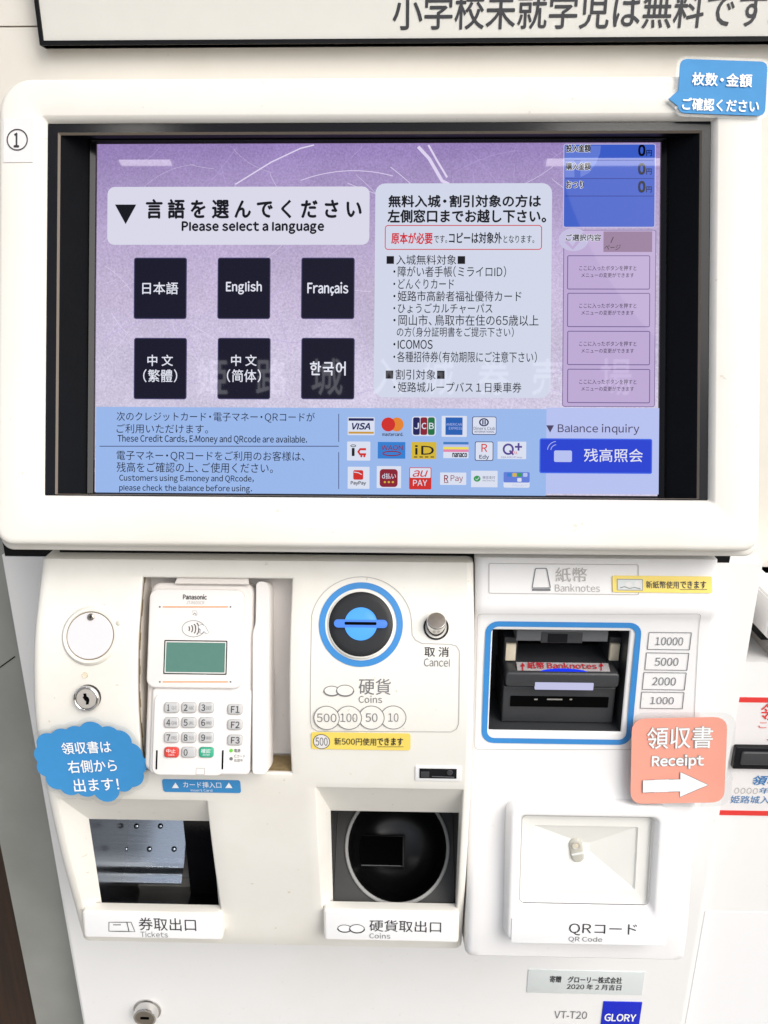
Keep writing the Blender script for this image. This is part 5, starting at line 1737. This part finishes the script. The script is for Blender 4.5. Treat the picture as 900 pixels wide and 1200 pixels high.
# ------------------------------------------------------------------ receipt machine on the right
RX0 = BR + 0.002
RY = 0.635
RM = thing('receipt_machine', (RX0 + 0.2, RY + 0.2, 0), 'white receipt machine with a black paper slot at the right edge', 'receipt machine')
RPp = wallplane(RY)
zz = lambda Y, y=RY: EYE.z + wallplane(y).hit(885, Y)[1]
mb = MB()
mb.box3((RX0, RY, 0.02), (0.85, 1.0, zz(776)), M['body'])
mb.box3((RX0 + 0.03, RY + 0.004, zz(776)), (0.85, 1.0, zz(757)), M['beige_strip'])
mb.build('machine_body', RM, smooth=0)
mb = MB()
mb.box3((RX0 + 0.012, RY - 0.012, zz(749, RY - 0.012)), (0.85, 1.0, zz(704, RY - 0.012)), M['body'])
mb.bevel(0.002, 2)
mb.build('hood_cover', RM, smooth=30)
mb = MB()
mb.box3((RX0 + 0.02, RY + 0.012, zz(757)), (0.84, 0.98, zz(749, RY - 0.012)), M['black'])
mb.build('cover_gap', RM, smooth=0)
mb = MB()
YG = RY + 0.05
mb.box3((wallplane(YG).hit(894, 690)[0], YG, zz(704, RY - .012)), (0.80, 0.95, EYE.z + wallplane(YG).hit(890, 680)[1]), M['grey_paint'])
mb.build('roll_housing', RM, smooth=0)
mb = MB()
YS = RY - 0.006
ps = wallplane(YS)
b = rect(ps, 861, 876.5, 930, 902)
b = (ps.hit(860.5, 889)[0], b[1], 0.62, b[3])
mb.slab(ps, b, 0.0015, -0.006, 0.0, M['black_gloss'], 0.001)
sl_ = mb.build('paper_slot', RM, smooth=30)
mb = MB()
mb.slab(ps, (b[0] + 0.006, b[1] + 0.006, b[2] - 0.006, b[3] - 0.004), 0.002, 0.0, 0.0022, M['dgrey'], 0.0015)
mb.build('slot_lip', sl_, smooth=30)
# paper notice round the slot
mb = MB()
NPx = wallplane(RY - 0.0008)
x0n, x1n = RX0 + 0.0005, RX0 + 0.21
vt, vbm = NPx.hit(880, 817)[1], NPx.hit(880, 955.5)[1]
ph = (vt, vbm)
mb.slab(NPx, (x0n, vbm, x1n, vt), 1e-5, -0.0006, 0.0, M['paper'])
nt = mb.build('slot_notice', smooth=0)
tag(nt, 'white paper notice with red borders around the black slot at the right edge', 'notice')
mb = MB()
mb.slab(NPx, (x0n, NPx.hit(880, 823)[1], x1n, vt), 1e-5, 0.0, 0.0003, M['red_ink'])
mb.build('border', nt, smooth=0)
mb = MB()
mb.slab(NPx, (x0n, vbm, x1n, NPx.hit(880, 950)[1]), 1e-5, 0.0, 0.0003, M['red_ink'])
mb.build('border', nt, smooth=0)
mb = MB()
mb.text(NPx, '領収書は', 891, 825, 991, 844, M['red_ink'], 0.0004, bold=0.008)
mb.text(NPx, 'こちらから', 889, 846, 955, 853.5, M['red_ink'], 0.0004)
mb.poly(NPx, pxs(NPx, [(898, 866), (912, 866), (905, 872)]), M['red_ink'], 0.0004)
mb.text(NPx, '領収書', 882, 909, 935, 920, M['blue_ink'], 0.0004, bold=0.014, shear=0.2)
mb.text(NPx, '○○○○', 860.5, 923, 888, 930, M['ink_pale'], 0.0004)
mb.text(NPx, '年　月', 889, 923, 930, 930, M['blue_ink'], 0.0004, shear=0.1)
mb.text(NPx, '姫路城入城料', 856, 932.5, 925, 941.5, M['blue_ink'], 0.0004)
mb.build('lettering', nt, smooth=0)
mb = MB()
NL = wallplane(RY - 0.0006)
mb.slab(NL, (NL.hit(826, 1071)[0] if NL.hit(826, 1071)[0] > RX0 else RX0 + .001, NL.hit(880, 1250)[1], 0.6, NL.hit(880, 1069)[1]), 0.001, -0.0005, 0.0, M['print_plate'])
mb.build('access_panel', RM, smooth=0)

# ------------------------------------------------------------------ two tube lamps under the eave behind the user, seen as streaks in the display
M['tube'] = lit('lamp_tube', (255, 252, 245), 26.0, 0.4)
def mirror(X, Y, h):
    d = ray(X, Y).normalized()
    u, v = SCR.hit(X, Y)
    p = SCR.pt(u, v)
    r = d - 2 * d.dot(SCR.N) * SCR.N
    return p + r * ((h - p.z) / r.z)
for xa_, xb_, lab in ((640, 790, 'white tube lamp under the eave mirrored at the upper right of the screen'), (142, 201, 'shorter white tube lamp under the eave mirrored at the upper left of the screen')):
    a, b = mirror(xa_, 182, 2.45), mirror(xb_, 182, 2.45)
    c = (a + b) / 2
    L = abs(b.x - a.x)
    T = thing('tube_lamp', c, lab, 'lamp')
    P = Plane(c, (0, 1, 0), (0, 0, 1))
    mb = MB()
    n = 16
    rr_ = 0.024
    mb.loops([[Vector((c.x + e, c.y + rr_ * math.cos(2 * math.pi * i / n), c.z + rr_ * math.sin(2 * math.pi * i / n))) for i in range(n)] for e in (-L / 2, L / 2)], M['tube'], cap0=True, cap1=True)
    mb.build('tube', T, smooth=40)
    mb = MB()
    mb.box3((c.x - L / 2 - 0.03, c.y - 0.045, c.z + 0.03), (c.x + L / 2 + 0.03, c.y + 0.045, c.z + 0.075), M['body'])
    mb.box3((c.x - L / 2 - 0.03, c.y - 0.018, c.z - 0.02), (c.x - L / 2, c.y + 0.018, c.z + 0.03), M['body'])
    mb.box3((c.x + L / 2, c.y - 0.018, c.z - 0.02), (c.x + L / 2 + 0.03, c.y + 0.018, c.z + 0.03), M['body'])
    mb.build('lamp_housing', T, smooth=0)

# lit lettering on the far side of the entrance, read in the display as faint mirrored characters
M['sign_glow'] = lit('backlit_lettering', (245, 246, 255), 9.0, 0.4)
def mirror_y(X, Y, yq):
    d = ray(X, Y).normalized()
    u, v = SCR.hit(X, Y)
    p = SCR.pt(u, v)
    r = d - 2 * d.dot(SCR.N) * SCR.N
    return p + r * ((yq - p.y) / r.y)
ES = None
for ch, X in zip('姫路城入城券売場', (248, 318, 383, 455, 514, 579, 642, 722)):
    vs, fs = glyphs(ch)
    q = [mirror_y(X + dx, Y, -2.2) for dx, Y in ((-18, 462), (18, 462), (18, 420), (-18, 420))]
    mb = MB()
    V = [mb.bm.verts.new(q[0] * (1 - x) * (1 - y) + q[1] * x * (1 - y) + q[2] * x * y + q[3] * (1 - x) * y) for x, y in vs]
    for f in fs: mb.face([V[i] for i in f], M['sign_glow'])
    r_ = bmesh.ops.extrude_face_region(mb.bm, geom=list(mb.bm.faces))
    bmesh.ops.translate(mb.bm, vec=(0, -0.012, 0), verts=[e for e in r_['geom'] if isinstance(e, bmesh.types.BMVert)])
    if ES is None:
        ES = thing('entrance_sign', q[0], 'row of white lit characters mirrored faintly across the lower part of the screen', 'sign')
    mb.build('character', ES, smooth=0)
